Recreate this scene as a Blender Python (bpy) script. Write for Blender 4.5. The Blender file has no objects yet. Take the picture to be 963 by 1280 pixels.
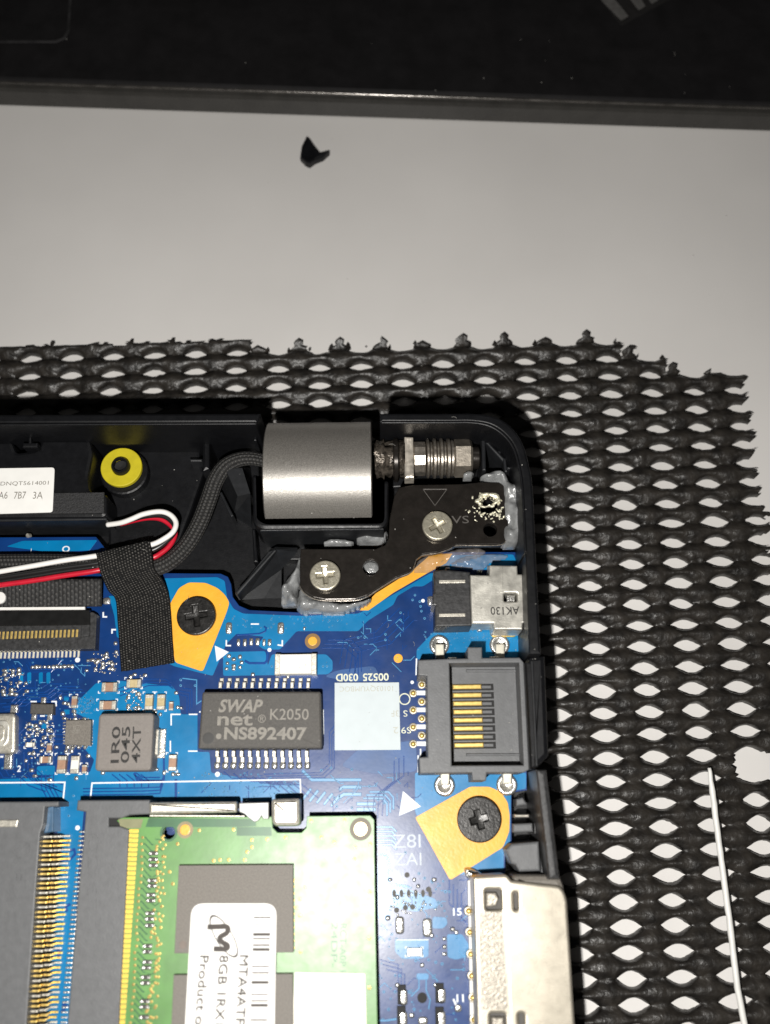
import bpy, math, random
import numpy as np
from mathutils import Vector, Matrix, noise

S = 0.001                      # everything below is written in millimetres
random.seed(7)
SC = bpy.context.scene
COL = SC.collection

# ------------------------------------------------------------------ camera
IW, IH, FPX, HC = 963.0, 1280.0, 1160.0, 125.0     # calibrated pinhole (mm, photo pixels)
CX, CY = IW/2, IH/2
_y = Vector((430-CX, -(-2900-CY), -FPX)).normalized()
_z = -Vector((480-CX, -(1020-CY), -FPX)).normalized()
_z = (_z - _y*_z.dot(_y)).normalized()
_x = _y.cross(_z)
RW = Matrix((_x, _y, _z))                          # rows: world axes in camera axes
cam_d = bpy.data.cameras.new('camera')
cam = bpy.data.objects.new('camera', cam_d)
COL.objects.link(cam)
cam.matrix_world = Matrix.Translation((0, 0, HC*S)) @ RW.to_4x4()
cam_d.sensor_fit = 'HORIZONTAL'
cam_d.sensor_width = 36
cam_d.lens = FPX/IW*36
cam_d.clip_start, cam_d.clip_end = 0.005, 20
cam_d.dof.use_dof = True
cam_d.dof.focus_distance = 0.120
cam_d.dof.aperture_fstop = 26
SC.camera = cam

# ------------------------------------------------------------------ light: dim room + the phone's flash LED
world = bpy.data.worlds.new('World')
SC.world = world
world.use_nodes = True
bg = world.node_tree.nodes['Background']
bg.inputs[0].default_value = (1.0, 0.97, 0.93, 1)
bg.inputs[1].default_value = 0.022
fl_d = bpy.data.lights.new('flash_light', 'POINT')
fl_d.shadow_soft_size = 1.6*S
fl_d.energy = 0.86
fl_d.color = (1.0, 0.974, 0.93)
fl = bpy.data.objects.new('flash_light', fl_d)
COL.objects.link(fl)
fl.location = (-10*S, -15*S, (HC-5)*S)
fl.rotation_euler = cam.matrix_world.to_euler()

SC.view_settings.view_transform = 'Standard'
SC.view_settings.look = 'None'
SC.view_settings.exposure = 0.0
SC.view_settings.gamma = 1.0
SC.render.engine = 'CYCLES'
SC.cycles.use_denoising = True
SC.cycles.max_bounces = 8
SC.cycles.sample_clamp_indirect = 4

# ------------------------------------------------------------------ geometry helpers
def P(px, py, z):
    """photo pixel -> world x, y (mm) on the horizontal plane at height z"""
    d = RW @ Vector((px-CX, -(py-CY), -FPX))
    t = (z-HC)/d.z
    return (d.x*t, d.y*t)
def PX(pts, z): return [P(a, b, z) for a, b in pts]
def P3(px, py, z): return P(px, py, z)+(z,)
def rect(x0, y0, x1, y1, z):
    """pixel box -> world (cx, cy, w, h), axis aligned"""
    a, b, c, d = P(x0, y0, z), P(x1, y0, z), P(x1, y1, z), P(x0, y1, z)
    return ((a[0]+b[0]+c[0]+d[0])/4, (a[1]+b[1]+c[1]+d[1])/4,
            (b[0]-a[0]+c[0]-d[0])/2, (a[1]-d[1]+b[1]-c[1])/2)
def ccw(p):
    s = sum(p[i][0]*p[(i+1) % len(p)][1]-p[(i+1) % len(p)][0]*p[i][1] for i in range(len(p)))
    return list(p) if s > 0 else list(p)[::-1]
def inset(p, d):
    n = len(p); out = []
    for i in range(n):
        a, b, c = p[i-1], p[i], p[(i+1) % n]
        e1 = (b[0]-a[0], b[1]-a[1]); e2 = (c[0]-b[0], c[1]-b[1])
        l1 = math.hypot(*e1) or 1e-9; l2 = math.hypot(*e2) or 1e-9
        n1 = (-e1[1]/l1, e1[0]/l1); n2 = (-e2[1]/l2, e2[0]/l2)
        k = max(0.35, 1+n1[0]*n2[0]+n1[1]*n2[1])
        out.append((b[0]+d*(n1[0]+n2[0])/k, b[1]+d*(n1[1]+n2[1])/k))
    return out
def fillet(p, r, n=5):
    """round the corners of a polygon; r one number or one per corner"""
    out = []; m = len(p)
    for i in range(m):
        a, b, c = Vector(p[i-1]), Vector(p[i]), Vector(p[(i+1) % m])
        rr = r[i] if isinstance(r, (list, tuple)) else r
        u, v = (a-b), (c-b)
        rr = min(rr, u.length*.48, v.length*.48)
        if rr < 1e-4: out.append(tuple(b)); continue
        s, e = b+u.normalized()*rr, b+v.normalized()*rr
        for k in range(n+1):
            t = k/n
            q = s*(1-t)**2+b*2*t*(1-t)+e*t*t
            out.append((q.x, q.y))
    return out
def box_poly(cx, cy, w, h): return [(cx-w/2, cy-h/2), (cx+w/2, cy-h/2), (cx+w/2, cy+h/2), (cx-w/2, cy+h/2)]
def circle(cx, cy, r, n=24, ry=None, ph=0):
    ry = ry or r
    return [(cx+r*math.cos(ph+2*math.pi*k/n), cy+ry*math.sin(ph+2*math.pi*k/n)) for k in range(n)]
def smooth_path(pts, sub=6):
    pts = [Vector(p) for p in pts]; out = []
    for i in range(len(pts)-1):
        p0 = pts[max(i-1, 0)]; p1 = pts[i]; p2 = pts[i+1]; p3 = pts[min(i+2, len(pts)-1)]
        for k in range(sub):
            t = k/sub
            out.append(0.5*((2*p1)+(p2-p0)*t+(2*p0-5*p1+4*p2-p3)*t*t+(3*p1-p0-3*p2+p3)*t*t*t))
    out.append(pts[-1])
    return out

class MB:
    def __init__(s): s.v = []; s.f = []; s.m = []; s.uv = {}
    def quad_strip(s, a, b, mi=0):
        n = len(a)
        for i in range(n):
            j = (i+1) % n
            s.f.append((a[i], a[j], b[j], b[i])); s.m.append(mi)
    def ring(s, pts, z):
        k = len(s.v); s.v += [(x, y, z) for x, y in pts]
        return list(range(k, k+len(pts)))
    def prism(s, poly, z0, z1, bev=0.0, mi=0, bottom=True):
        poly = ccw(poly)
        r0 = s.ring(poly, z0)
        if bev > 0:
            r1 = s.ring(poly, z1-bev)
            s.quad_strip(r0, r1, mi)
            r2 = s.ring(inset(poly, bev*.3), z1-bev*.3)
            s.quad_strip(r1, r2, mi)
            r3 = s.ring(inset(poly, bev), z1)
            s.quad_strip(r2, r3, mi)
            top = r3
        else:
            top = s.ring(poly, z1)
            s.quad_strip(r0, top, mi)
        s.f.append(tuple(top)); s.m.append(mi)
        if bottom: s.f.append(tuple(r0[::-1])); s.m.append(mi)
        return s
    def box(s, cx, cy, w, h, z0, z1, bev=0.0, mi=0, rot=0):
        p = box_poly(0, 0, w, h); c, d = math.cos(rot), math.sin(rot)
        return s.prism([(cx+x*c-y*d, cy+x*d+y*c) for x, y in p], z0, z1, bev, mi)
    def lathe(s, cx, cy, prof, n=32, mi=0, cap=True):
        rings = [s.ring(circle(cx, cy, r, n), z) for r, z in prof]
        for a, b in zip(rings, rings[1:]): s.quad_strip(a, b, mi)
        if cap: s.f.append(tuple(rings[-1])); s.m.append(mi)
        return s
    def lathe_x(s, y, z, prof, n=40, mi=0, ph=0, caps=True):
        rings = []
        for x, r in prof:
            k = len(s.v)
            s.v += [(x, y+r*math.cos(ph+2*math.pi*i/n), z+r*math.sin(ph+2*math.pi*i/n)) for i in range(n)]
            rings.append(list(range(k, k+n)))
        for a, b in zip(rings, rings[1:]): s.quad_strip(a, b, mi)
        if caps:
            s.f.append(tuple(rings[-1])); s.m.append(mi); s.f.append(tuple(rings[0][::-1])); s.m.append(mi)
        return s
    def tube(s, path, r, n=10, mi=0, flat=1.0, uvscale=1.0):
        path = [Vector(p) for p in path]; rings = []; L = 0; Ls = []
        for i, p in enumerate(path):
            t = (path[min(i+1, len(path)-1)]-path[max(i-1, 0)]).normalized()
            side = t.cross(Vector((0, 0, 1)))
            side = side.normalized() if side.length > 1e-4 else Vector((1, 0, 0))
            up = side.cross(t)
            rr = r[i] if isinstance(r, (list, tuple)) else r
            k = len(s.v)
            for a in range(n):
                an = 2*math.pi*a/n
                s.v.append(tuple(p+side*(rr*math.cos(an))+up*(rr*flat*math.sin(an))))
            rings.append(list(range(k, k+n)))
            if i: L += (p-path[i-1]).length
            Ls.append(L)
        for q, (a, b) in enumerate(zip(rings, rings[1:])):
            for i in range(n):
                j = (i+1) % n
                s.uv[len(s.f)] = [(i/n, Ls[q]*uvscale), ((i+1)/n, Ls[q]*uvscale), ((i+1)/n, Ls[q+1]*uvscale), (i/n, Ls[q+1]*uvscale)]
                s.f.append((a[i], a[j], b[j], b[i])); s.m.append(mi)
        s.f.append(tuple(rings[-1])); s.m.append(mi); s.f.append(tuple(rings[0][::-1])); s.m.append(mi)
        return s
    def ribbon(s, pts, w, z, h=0.02, mi=0):
        """a flat raised line with mitred corners"""
        n = len(pts); L = []; R = []
        for i in range(n):
            a = Vector(pts[max(i-1, 0)]); b = Vector(pts[i]); c = Vector(pts[min(i+1, n-1)])
            d1 = (b-a).normalized() if i else (c-b).normalized()
            d2 = (c-b).normalized() if i < n-1 else d1
            m = (d1+d2); m = m.normalized() if m.length > 1e-6 else d1
            nn = Vector((-m.y, m.x)); k = 1/max(.5, m.dot(d1))
            L.append(b+nn*w/2*k); R.append(b-nn*w/2*k)
        s.prism([tuple(q) for q in L]+[tuple(q) for q in R[::-1]], z, z+h, min(h*.8, w*.25), mi, bottom=False)
        return s
    def mesh(s, name, mats, origin=(0, 0, 0), smooth=False, auto=None):
        me = bpy.data.meshes.new(name)
        ox, oy, oz = origin
        me.from_pydata([((x-ox)*S, (y-oy)*S, (z-oz)*S) for x, y, z in s.v], [], s.f)
        for m in (mats if isinstance(mats, (list, tuple)) else [mats]): me.materials.append(m)
        if any(s.m): me.polygons.foreach_set('material_index', s.m)
        if s.uv:
            uvl = me.uv_layers.new(name='UVMap')
            for p in me.polygons:
                u = s.uv.get(p.index)
                if u:
                    for li, c in zip(p.loop_indices, u): uvl.data[li].uv = c
        if smooth:
            me.polygons.foreach_set('use_smooth', [True]*len(me.polygons))
            if auto: me.set_sharp_from_angle(angle=math.radians(auto))
        me.update()
        return me

ORI = {}
def thing(name, label, cat, loc=(0, 0, 0), group=None):
    o = bpy.data.objects.new(name, None); COL.objects.link(o)
    o.empty_display_size = 0.002
    o.location = [c*S for c in loc]; ORI[o] = tuple(loc)
    o['label'] = label; o['category'] = cat
    if group: o['group'] = group
    return o
def part(name, mb, mat, parent=None, smooth=False, auto=35, label=None, kind=None, cat=None, group=None):
    o = bpy.data.objects.new(name, mb.mesh(name, mat, ORI.get(parent, (0, 0, 0)), smooth, auto))
    COL.objects.link(o)
    if parent: o.parent = parent; ORI[o] = ORI[parent]
    if label: o['label'] = label
    if kind: o['kind'] = kind
    if cat: o['category'] = cat
    if group: o['group'] = group
    return o
def inst(name, me, pos, parent, rot=0, scale=None):
    o = bpy.data.objects.new(name, me); COL.objects.link(o)
    q = ORI.get(parent, (0, 0, 0))
    o.location = [(a-b)*S for a, b in zip(pos, q)]
    o.rotation_euler.z = rot
    if scale: o.scale = scale
    if parent: o.parent = parent
    ORI[o] = tuple(pos)
    return o
def curve_plate(name, outlines, z0, z1, bev, mat, parent=None, **kw):
    """flat plate with real holes: first outline outside, the others holes"""
    cu = bpy.data.curves.new(name, 'CURVE'); cu.dimensions = '2D'; cu.fill_mode = 'BOTH'
    k = 1000.0/1000.0
    for pl in outlines:
        sp = cu.splines.new('POLY'); sp.points.add(len(pl)-1); sp.use_cyclic_u = True
        for q, (x, y) in zip(sp.points, pl): q.co = (x, y, 0, 1)
    cu.extrude = max(1e-4, (z1-z0)/2-bev); cu.bevel_depth = bev; cu.bevel_resolution = 2; cu.offset = -bev
    to = bpy.data.objects.new('tmp', cu); COL.objects.link(to)
    dg = bpy.context.evaluated_depsgraph_get()
    me = bpy.data.meshes.new_from_object(to.evaluated_get(dg))
    bpy.data.objects.remove(to); bpy.data.curves.remove(cu)
    ox, oy, oz = ORI.get(parent, (0, 0, 0))
    co = np.empty(len(me.vertices)*3); me.vertices.foreach_get('co', co); co = co.reshape(-1, 3)
    co = (co+[-ox, -oy, (z0+z1)/2-oz])*S
    me.vertices.foreach_set('co', co.ravel())
    me.name = name; me.materials.clear(); me.materials.append(mat)
    me.polygons.foreach_set('use_smooth', [False]*len(me.polygons)); me.update()
    o = bpy.data.objects.new(name, me); COL.objects.link(o)
    if parent: o.parent = parent; ORI[o] = ORI[parent]
    for a, b in kw.items(): o[a] = b
    return o
def text(name, s, cpx, cpy, z, w, h, rot, mat, parent, bold=0.0, shear=0.0, space=1.0, th=0.015, strike=0.0):
    """flat lettering fitted to w x h mm, centred on a pixel at height z"""
    cu = bpy.data.curves.new(name, 'FONT'); cu.body = s; cu.offset = bold; cu.shear = shear; cu.space_character = space
    cu.resolution_u = 3; cu.extrude = 0.01
    to = bpy.data.objects.new('tmp', cu); COL.objects.link(to)
    me = bpy.data.meshes.new_from_object(to.evaluated_get(bpy.context.evaluated_depsgraph_get()))
    bpy.data.objects.remove(to); bpy.data.curves.remove(cu)
    co = np.empty(len(me.vertices)*3); me.vertices.foreach_get('co', co); co = co.reshape(-1, 3)
    lo, hi = co.min(0), co.max(0)
    u = (co[:, 0]-(lo[0]+hi[0])/2)/(hi[0]-lo[0])*w; v = (co[:, 1]-(lo[1]+hi[1])/2)/(hi[1]-lo[1])*h
    c, d = math.cos(math.radians(rot)), math.sin(math.radians(rot))
    wx, wy = P(cpx, cpy, z); ox, oy, oz = ORI.get(parent, (0, 0, 0))
    zz = np.where(co[:, 2] > 0, z+th, z-0.002)
    out = np.stack([wx+u*c-v*d-ox, wy+u*d+v*c-oy, zz-oz], 1)*S
    me.vertices.foreach_set('co', out.ravel()); me.materials.clear(); me.materials.append(mat); me.name = name
    if strike:
        import bmesh
        bm = bmesh.new(); bm.from_mesh(me)
        m2 = me.copy(); m2.transform(Matrix.Translation((strike*S, strike*.4*S, .002*S))); bm.from_mesh(m2); bpy.data.meshes.remove(m2)
        bm.to_mesh(me); bm.free()
    o = bpy.data.objects.new(name, me); COL.objects.link(o)
    if parent: o.parent = parent; ORI[o] = ORI[parent]
    return o

# ------------------------------------------------------------------ materials (noise scales are per millimetre)
MATS = {}
def mat(name, col, rough=.5, metal=0., var=.15, vs=1.0, bump=0., bs=4.0, spec=.5, coat=0., rvar=0., col2=None, detail=4, sub=0., trans=0., alpha=1.):
    m = bpy.data.materials.new(name); m.use_nodes = True
    nt = m.node_tree; N = nt.nodes; L = nt.links
    b = N['Principled BSDF']
    b.inputs['Roughness'].default_value = rough; b.inputs['Metallic'].default_value = metal
    b.inputs['Specular IOR Level'].default_value = spec; b.inputs['Coat Weight'].default_value = coat
    b.inputs['Coat Roughness'].default_value = 0.12
    if sub: b.inputs['Subsurface Weight'].default_value = sub; b.inputs['Subsurface Radius'].default_value = (.001, .001, .001); b.inputs['Subsurface Scale'].default_value = .6
    if trans: b.inputs['Transmission Weight'].default_value = trans
    b.inputs['Alpha'].default_value = alpha
    tc = N.new('ShaderNodeTexCoord')
    nz = N.new('ShaderNodeTexNoise'); nz.inputs['Scale'].default_value = vs*1000; nz.inputs['Detail'].default_value = detail
    L.new(tc.outputs['Object'], nz.inputs['Vector'])
    rp = N.new('ShaderNodeValToRGB')
    c2 = col2 or tuple(min(1, c*(1+var)) for c in col); c1 = tuple(c*(1-var) for c in col) if not col2 else col
    rp.color_ramp.elements[0].position = .32; rp.color_ramp.elements[1].position = .68
    rp.color_ramp.elements[0].color = (*c1, 1); rp.color_ramp.elements[1].color = (*c2, 1)
    L.new(nz.outputs['Fac'], rp.inputs['Fac']); L.new(rp.outputs['Color'], b.inputs['Base Color'])
    if rvar:
        mr = N.new('ShaderNodeMapRange'); mr.inputs['To Min'].default_value = max(.03, rough-rvar); mr.inputs['To Max'].default_value = rough+rvar
        n3 = N.new('ShaderNodeTexNoise'); n3.inputs['Scale'].default_value = vs*2300; n3.inputs['Detail'].default_value = 3
        L.new(tc.outputs['Object'], n3.inputs['Vector'])
        L.new(n3.outputs['Fac'], mr.inputs['Value']); L.new(mr.outputs['Result'], b.inputs['Roughness'])
    if bump:
        n2 = N.new('ShaderNodeTexNoise'); n2.inputs['Scale'].default_value = bs*1000; n2.inputs['Detail'].default_value = 5
        L.new(tc.outputs['Object'], n2.inputs['Vector'])
        bp = N.new('ShaderNodeBump'); bp.inputs['Strength'].default_value = 1; bp.inputs['Distance'].default_value = bump*S
        L.new(n2.outputs['Fac'], bp.inputs['Height']); L.new(bp.outputs['Normal'], b.inputs['Normal'])
    MATS[name] = m
    return m
def weave(name, base, fleck, su, sv, rough=.7, bump=.06):
    """woven cloth: threads along UV, light flecks where threads cross"""
    m = mat(name, base, rough, var=.3, vs=2)
    nt = m.node_tree; N = nt.nodes; L = nt.links; b = N['Principled BSDF']
    uv = N.new('ShaderNodeUVMap'); sep = N.new('ShaderNodeSeparateXYZ'); L.new(uv.outputs['UV'], sep.inputs[0])
    def sn(sock, k, ph=None):
        a = N.new('ShaderNodeMath'); a.operation = 'MULTIPLY'; a.inputs[1].default_value = k*2*math.pi; L.new(sock, a.inputs[0])
        if ph is not None:
            c = N.new('ShaderNodeMath'); c.operation = 'ADD'; L.new(a.outputs[0], c.inputs[0]); L.new(ph, c.inputs[1]); a = c
        s_ = N.new('ShaderNodeMath'); s_.operation = 'SINE'; L.new(a.outputs[0], s_.inputs[0])
        return s_.outputs[0]
    def mm(op, a, bb):
        q = N.new('ShaderNodeMath'); q.operation = op
        for i, x in enumerate((a, bb)):
            if isinstance(x, (int, float)): q.inputs[i].default_value = x
            else: L.new(x, q.inputs[i])
        return q.outputs[0]
    fl = N.new('ShaderNodeMath'); fl.operation = 'MULTIPLY'; fl.inputs[1].default_value = su; L.new(sep.outputs[0], fl.inputs[0])
    rd = N.new('ShaderNodeMath'); rd.operation = 'FLOOR'; L.new(fl.outputs[0], rd.inputs[0])
    ph = mm('MULTIPLY', rd.outputs[0], 2.4)
    u_ = sn(sep.outputs[0], su, None); v_ = sn(sep.outputs[1], sv, ph)
    hgt = mm('ADD', mm('ABSOLUTE', sn(sep.outputs[0], su/2), 0), mm('MULTIPLY', v_, .35))
    bp = N.new('ShaderNodeBump'); bp.inputs['Distance'].default_value = bump*S; L.new(hgt, bp.inputs['Height'])
    L.new(bp.outputs['Normal'], b.inputs['Normal'])
    nz = N.new('ShaderNodeTexNoise'); nz.inputs['Scale'].default_value = 2500
    tc = N.new('ShaderNodeTexCoord'); L.new(tc.outputs['Object'], nz.inputs['Vector'])
    k = mm('MULTIPLY', mm('GREATER_THAN', hgt, 1.08), mm('GREATER_THAN', nz.outputs['Fac'], .42))
    mx = N.new('ShaderNodeMix'); mx.data_type = 'RGBA'
    old = b.inputs['Base Color'].links[0].from_socket
    L.new(k, mx.inputs['Factor']); L.new(old, mx.inputs['A']); mx.inputs['B'].default_value = (*fleck, 1)
    L.new(mx.outputs['Result'], b.inputs['Base Color'])
    return m

TABLE = mat('table_laminate', (.68, .66, .64), .42, var=.045, vs=.03, bump=.006, bs=1.5, rvar=.06)
FOAM = mat('mat_foam', (.0095, .0083, .0073), .42, var=.4, vs=.5, bump=.17, bs=1.2, rvar=.22, col2=(.029, .025, .021))
CASE = mat('case_plastic', (.0048, .005, .006), .42, spec=.28, var=.2, vs=.7, bump=.012, bs=6, rvar=.1)
CASE2 = mat('case_plastic_grey', (.013, .0138, .0155), .45, spec=.35, var=.2, vs=.8, bump=.01, bs=6, rvar=.1)
COVER = mat('cover_lacquer', (.0088, .0082, .0088), .5, spec=.35, var=.25, vs=.3, bump=.01, bs=8)
COVERED = mat('cover_edge', (.03, .0285, .026), .28, var=.15, vs=.3, rvar=.08)
PCB = mat('solder_mask_navy', (.003, .032, .145), .30, spec=.5, var=.18, vs=.25, bump=.004, bs=2.5, rvar=.08)
POUR = mat('solder_mask_blue', (.0, .160, .37), .31, spec=.5, var=.10, vs=.3, bump=.004, bs=2.5, rvar=.08)
TEAL = mat('solder_mask_teal', (.004, .055, .19), .42, var=.3, vs=.15, bump=.006, bs=2)
TRACE = mat('trace_mask', (.004, .05, .23), .28, var=.1, vs=.4, coat=.4)
TRACE_GLARE = mat('trace_mask_glare', (.07, .26, .48), .28, var=.1, vs=.4, coat=.4)  # paler copy of the trace mask, flash glare brightened into the colour
ORANGE = mat('ground_copper_mask', (.80, .38, .026), .4, var=.09, vs=.4, bump=.02, bs=3, coat=.12, rvar=.1)
SILK = mat('silkscreen', (.72, .76, .80), .5, var=.06, vs=2)
SILKY = mat('silkscreen_cream', (.62, .64, .50), .5, var=.15, vs=2)
SOLDER = mat('solder', (.62, .61, .58), .28, metal=.85, var=.15, vs=3, bump=.05, bs=5, rvar=.12)
TIN = mat('tin_terminal', (.56, .53, .46), .42, metal=.7, var=.18, vs=2.5, bump=.02, bs=6, rvar=.1)
STEEL = mat('nickel_shell', (.62, .60, .54), .38, metal=.65, var=.3, vs=.45, bump=.02, bs=7, rvar=.18)
SHELL = mat('hdmi_shell', (.46, .42, .345), .38, metal=.65, var=.10, vs=.35, bump=.012, bs=8, rvar=.1)
GRAIN = mat('stamped_shell', (.29, .265, .225), .42, metal=.55, var=.3, vs=3.2, bump=.06, bs=4, rvar=.15)
GOLD = mat('gold', (.86, .62, .20), .34, metal=.7, var=.12, vs=2, rvar=.1)
GOLDF = mat('gold_finger', (.78, .53, .09), .36, metal=.35, var=.1, vs=1.5, rvar=.08)
CHIP = mat('chip_epoxy', (.066, .061, .055), .62, var=.2, vs=6, bump=.02, bs=9)
CHIPL = mat('chip_epoxy_light', (.15, .135, .117), .6, var=.25, vs=7, bump=.02, bs=9)
PRINT = mat('laser_print', (.22, .205, .18), .6, var=.15, vs=5)
FERR = mat('ferrite_grey', (.19, .17, .155), .58, var=.08, vs=5, bump=.01, bs=8)
INK = mat('black_ink', (.012, .011, .010), .6, var=.2, vs=4)
INKB = mat('brown_ink', (.035, .026, .020), .6, var=.2, vs=4)
BLK = mat('socket_plastic', (.108, .110, .114), .5, var=.09, vs=1.2, bump=.02, bs=5, rvar=.1)
BLKD = mat('dark_plastic', (.03, .03, .031), .42, var=.45, vs=2.2, bump=.02, bs=5, rvar=.1)
DARK = mat('recess', (.004, .004, .004), .7, var=.1, vs=2)
GREEN = mat('memory_mask_green', (.085, .235, .045), .38, spec=.62, var=.16, vs=.35, bump=.005, bs=2, rvar=.06)
GREEND = mat('memory_mask_dark', (.03, .12, .045), .4, var=.15, vs=.5)
LABEL = mat('paper_label', (.82, .81, .78), .55, var=.03, vs=.6)
LABELB = mat('paper_label_blue', (.50, .555, .575), .55, var=.03, vs=.6)
LABELY = mat('paper_label_cream', (.80, .78, .68), .5, var=.03, vs=.6)
CERB = mat('ceramic_brown', (.34, .20, .13), .45, var=.12, vs=3)
CERY = mat('ceramic_tan', (.46, .37, .20), .45, var=.12, vs=3)
CERW = mat('ceramic_white', (.74, .72, .66), .45, var=.05, vs=3)
YEL = mat('grommet_rubber', (.50, .42, .012), .5, var=.08, vs=.8, bump=.01, bs=4)
BARREL = mat('barrel_metallic_paint', (.235, .222, .203), .38, metal=.55, var=.28, vs=9, bump=.02, bs=10, rvar=.08)
BRACK = mat('blackened_steel', (.028, .024, .021), .26, metal=.55, var=.2, vs=.8, bump=.006, bs=3, rvar=.08)
BRASS = mat('zinc_screw', (.58, .54, .43), .3, metal=.75, var=.15, vs=2, bump=.02, bs=4, rvar=.1)
BOLT = mat('shaft_steel', (.40, .36, .31), .32, metal=.85, var=.25, vs=2, bump=.03, bs=4, rvar=.12)
SCREWB = mat('black_screw', (.022, .021, .020), .34, metal=.4, var=.5, vs=1.6, bump=.03, bs=3, rvar=.15)
GLUE = mat('epoxy_glue', (.215, .22, .222), .13, var=.25, vs=.8, bump=.16, bs=1.3, sub=.3)
GLUEC = mat('clear_glue', (.40, .36, .34), .15, var=.3, vs=.7, bump=.08, bs=1.2, alpha=.3)
FLOSS = mat('white_plastic', (.75, .74, .71), .45, var=.05, vs=1)
WHITEW = mat('white_wire', (.78, .76, .73), .38, var=.03, vs=1)
REDW = mat('red_wire', (.50, .010, .028), .35, var=.08, vs=1)
BLKW = mat('black_wire', (.012, .012, .012), .32, var=.1, vs=1)
CHIPS = mat('brass_filings', (.85, .80, .62), .3, metal=.6, var=.2, vs=4, bump=.1, bs=5)
TAPE = weave('acetate_tape', (.012, .0115, .011), (.13, .122, .11), 19, 3.0, bump=.3)
BRAID = weave('braided_sleeve', (.016, .0155, .015), (.055, .052, .047), 14, 2.2, bump=.1)
FELT = mat('foam_pad', (.020, .020, .021), .75, var=.5, vs=5, bump=.12, bs=5)

# ------------------------------------------------------------------ the table
mb = MB().prism(box_poly(0, 60, 700, 600), -20, 0)
part('table', mb, TABLE, label='white laminate table top under the laptop parts', kind='structure')

# ------------------------------------------------------------------ anti-slip mat: a sheet of lens-shaped cells
def build_mat():
    U = Vector((6.13, 0.125)); V = Vector((0.0566, -2.87)); O = Vector((34.25, 61.29))
    a, b = 2.08, .88
    nU = 12
    def gap(x): return b*math.cos(math.pi*x/2/a)**1.15 if abs(x) < a*.999 else 0.0
    rim_, out_ = [], []
    for k in range(2*nU):                              # once round the hole, starting at its left tip
        t = -1+2*(k % nU)/nU; s_ = 1 if k < nU else -1
        rim_.append((a*t*s_, s_*gap(a*t)))
        kk = k % nU
        q = (-.5, 0) if kk == 0 else (-.5, .2) if kk == 1 else (.5, .2) if kk == nU-1 else (-.5+(kk-2)/(nU-4), .5)
        out_.append((q[0]*s_, q[1]*s_))
    v, f = [], []
    rings = [0, 0, .12, .32, .62, 1.0]
    big = Vector(P(949, 958, 2))
    def keep(x, y):
        ci = (x-O.x)/6.13; row0 = O.y+(x-O.x)*.0204         # cut along a row of cells: nodes stay as torn spikes
        rj = 2.5 if x < -19 else 2.08 if x < 36 else 1.1 if x < 42.5 else .12 if x < 49 else -.2
        col = math.floor(ci); ph = ci-col-.5
        spike = (.36+.5*noise.noise((col*3.7, 1.3, 0)))*math.exp(-((ph+.03*math.sin(y*4+col))/.10)**2)*(.4 if x < -19 else 1)
        top = row0+2.87*(rj+spike)+.55*noise.noise((x*.8, 3.1, 0))+.45*noise.noise((x*2.6, 8.1, 0))
        rw = math.floor((O.y-y)/2.87+.5)
        right = 53.6+1.2*noise.noise((rw*2.3, 1.2, 5))+.7*noise.noise((y*2.4, 2.2, 5))+(62-y)*.012
        if y > top or x > right: return False
        d = ((x-big.x)/3.3)**2+((y-big.y)/1.9)**2
        return d > 1+.15*noise.noise((x, y, 0))
    for j in range(-3, 44):
        for i in range(-19, 5):
            c = O+U*i+V*j
            n1 = noise.noise((c.x*.37, c.y*.61, 4)); n2 = noise.noise((c.x*.51+9, c.y*.43, 2)); n3 = noise.noise((c.x*.7, c.y*.9, 11))
            ka, kb = 1+.16*n1, 1+.28*n2
            ids = []
            for ri, t in enumerate(rings):
                row = []
                for k in range(2*nU):
                    rx, ry = rim_[k][0]*ka, rim_[k][1]*kb
                    rx += .12*n3; ry += rx*.12*n1
                    if ri < 3: rx += .10*noise.noise((c.x+rx*2, c.y+ry*2, 3)); ry += .09*noise.noise((c.x+rx*2, c.y+ry*2, 7))
                    ox = U*out_[k][0]-V*out_[k][1]
                    wx = c.x+rx*(1-t)+ox.x*t; wy = c.y+ry*(1-t)+ox.y*t
                    lx, ly = wx-c.x, abs(wy-c.y-(wx-c.x)*.02)
                    g_ = gap(lx/ka)*kb; d_ = min(1, max(0, (ly-g_)/max(.15, 1.435-g_)))
                    node = max(0, abs(lx)-a)/(3.065-a)
                    zz = .10 if ri == 0 else .45+.35*node+(1.35-.25*node)*math.sqrt(1-(1-d_)**2)
                    if ri > 1: zz += .22*noise.noise((wx*.9, wy*1.5, 1))+.13*noise.noise((wx*2.3, wy*3.0, 6))
                    row.append(len(v)); v.append((wx, wy, max(.12, zz)))
                ids.append(row)
            for r0, r1 in zip(ids, ids[1:]):
                for k in range(2*nU):
                    l = (k+1) % (2*nU)
                    q = (r0[k], r0[l], r1[l], r1[k])
                    mx = sum(v[e][0] for e in q)/4; my = sum(v[e][1] for e in q)/4
                    if keep(mx, my): f.append(q)
    keyd, rem, v2 = {}, [], []
    for q in v:
        kk = (round(q[0]*25), round(q[1]*25), round(q[2]*12))
        if kk not in keyd: keyd[kk] = len(v2); v2.append(q)
        rem.append(keyd[kk])
    f2 = []
    for q in f:
        t = []
        for e in q:
            if rem[e] not in t: t.append(rem[e])
        if len(t) > 2: f2.append(tuple(t))
    v, f = v2, f2
    m = MB(); m.v = v; m.f = f; m.m = [0]*len(f)
    return m
o = part('anti_slip_mat', build_mat(), FOAM, smooth=True, auto=None, label='black foam anti-slip mesh mat with torn edges lying on the white table', cat='mat')

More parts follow.
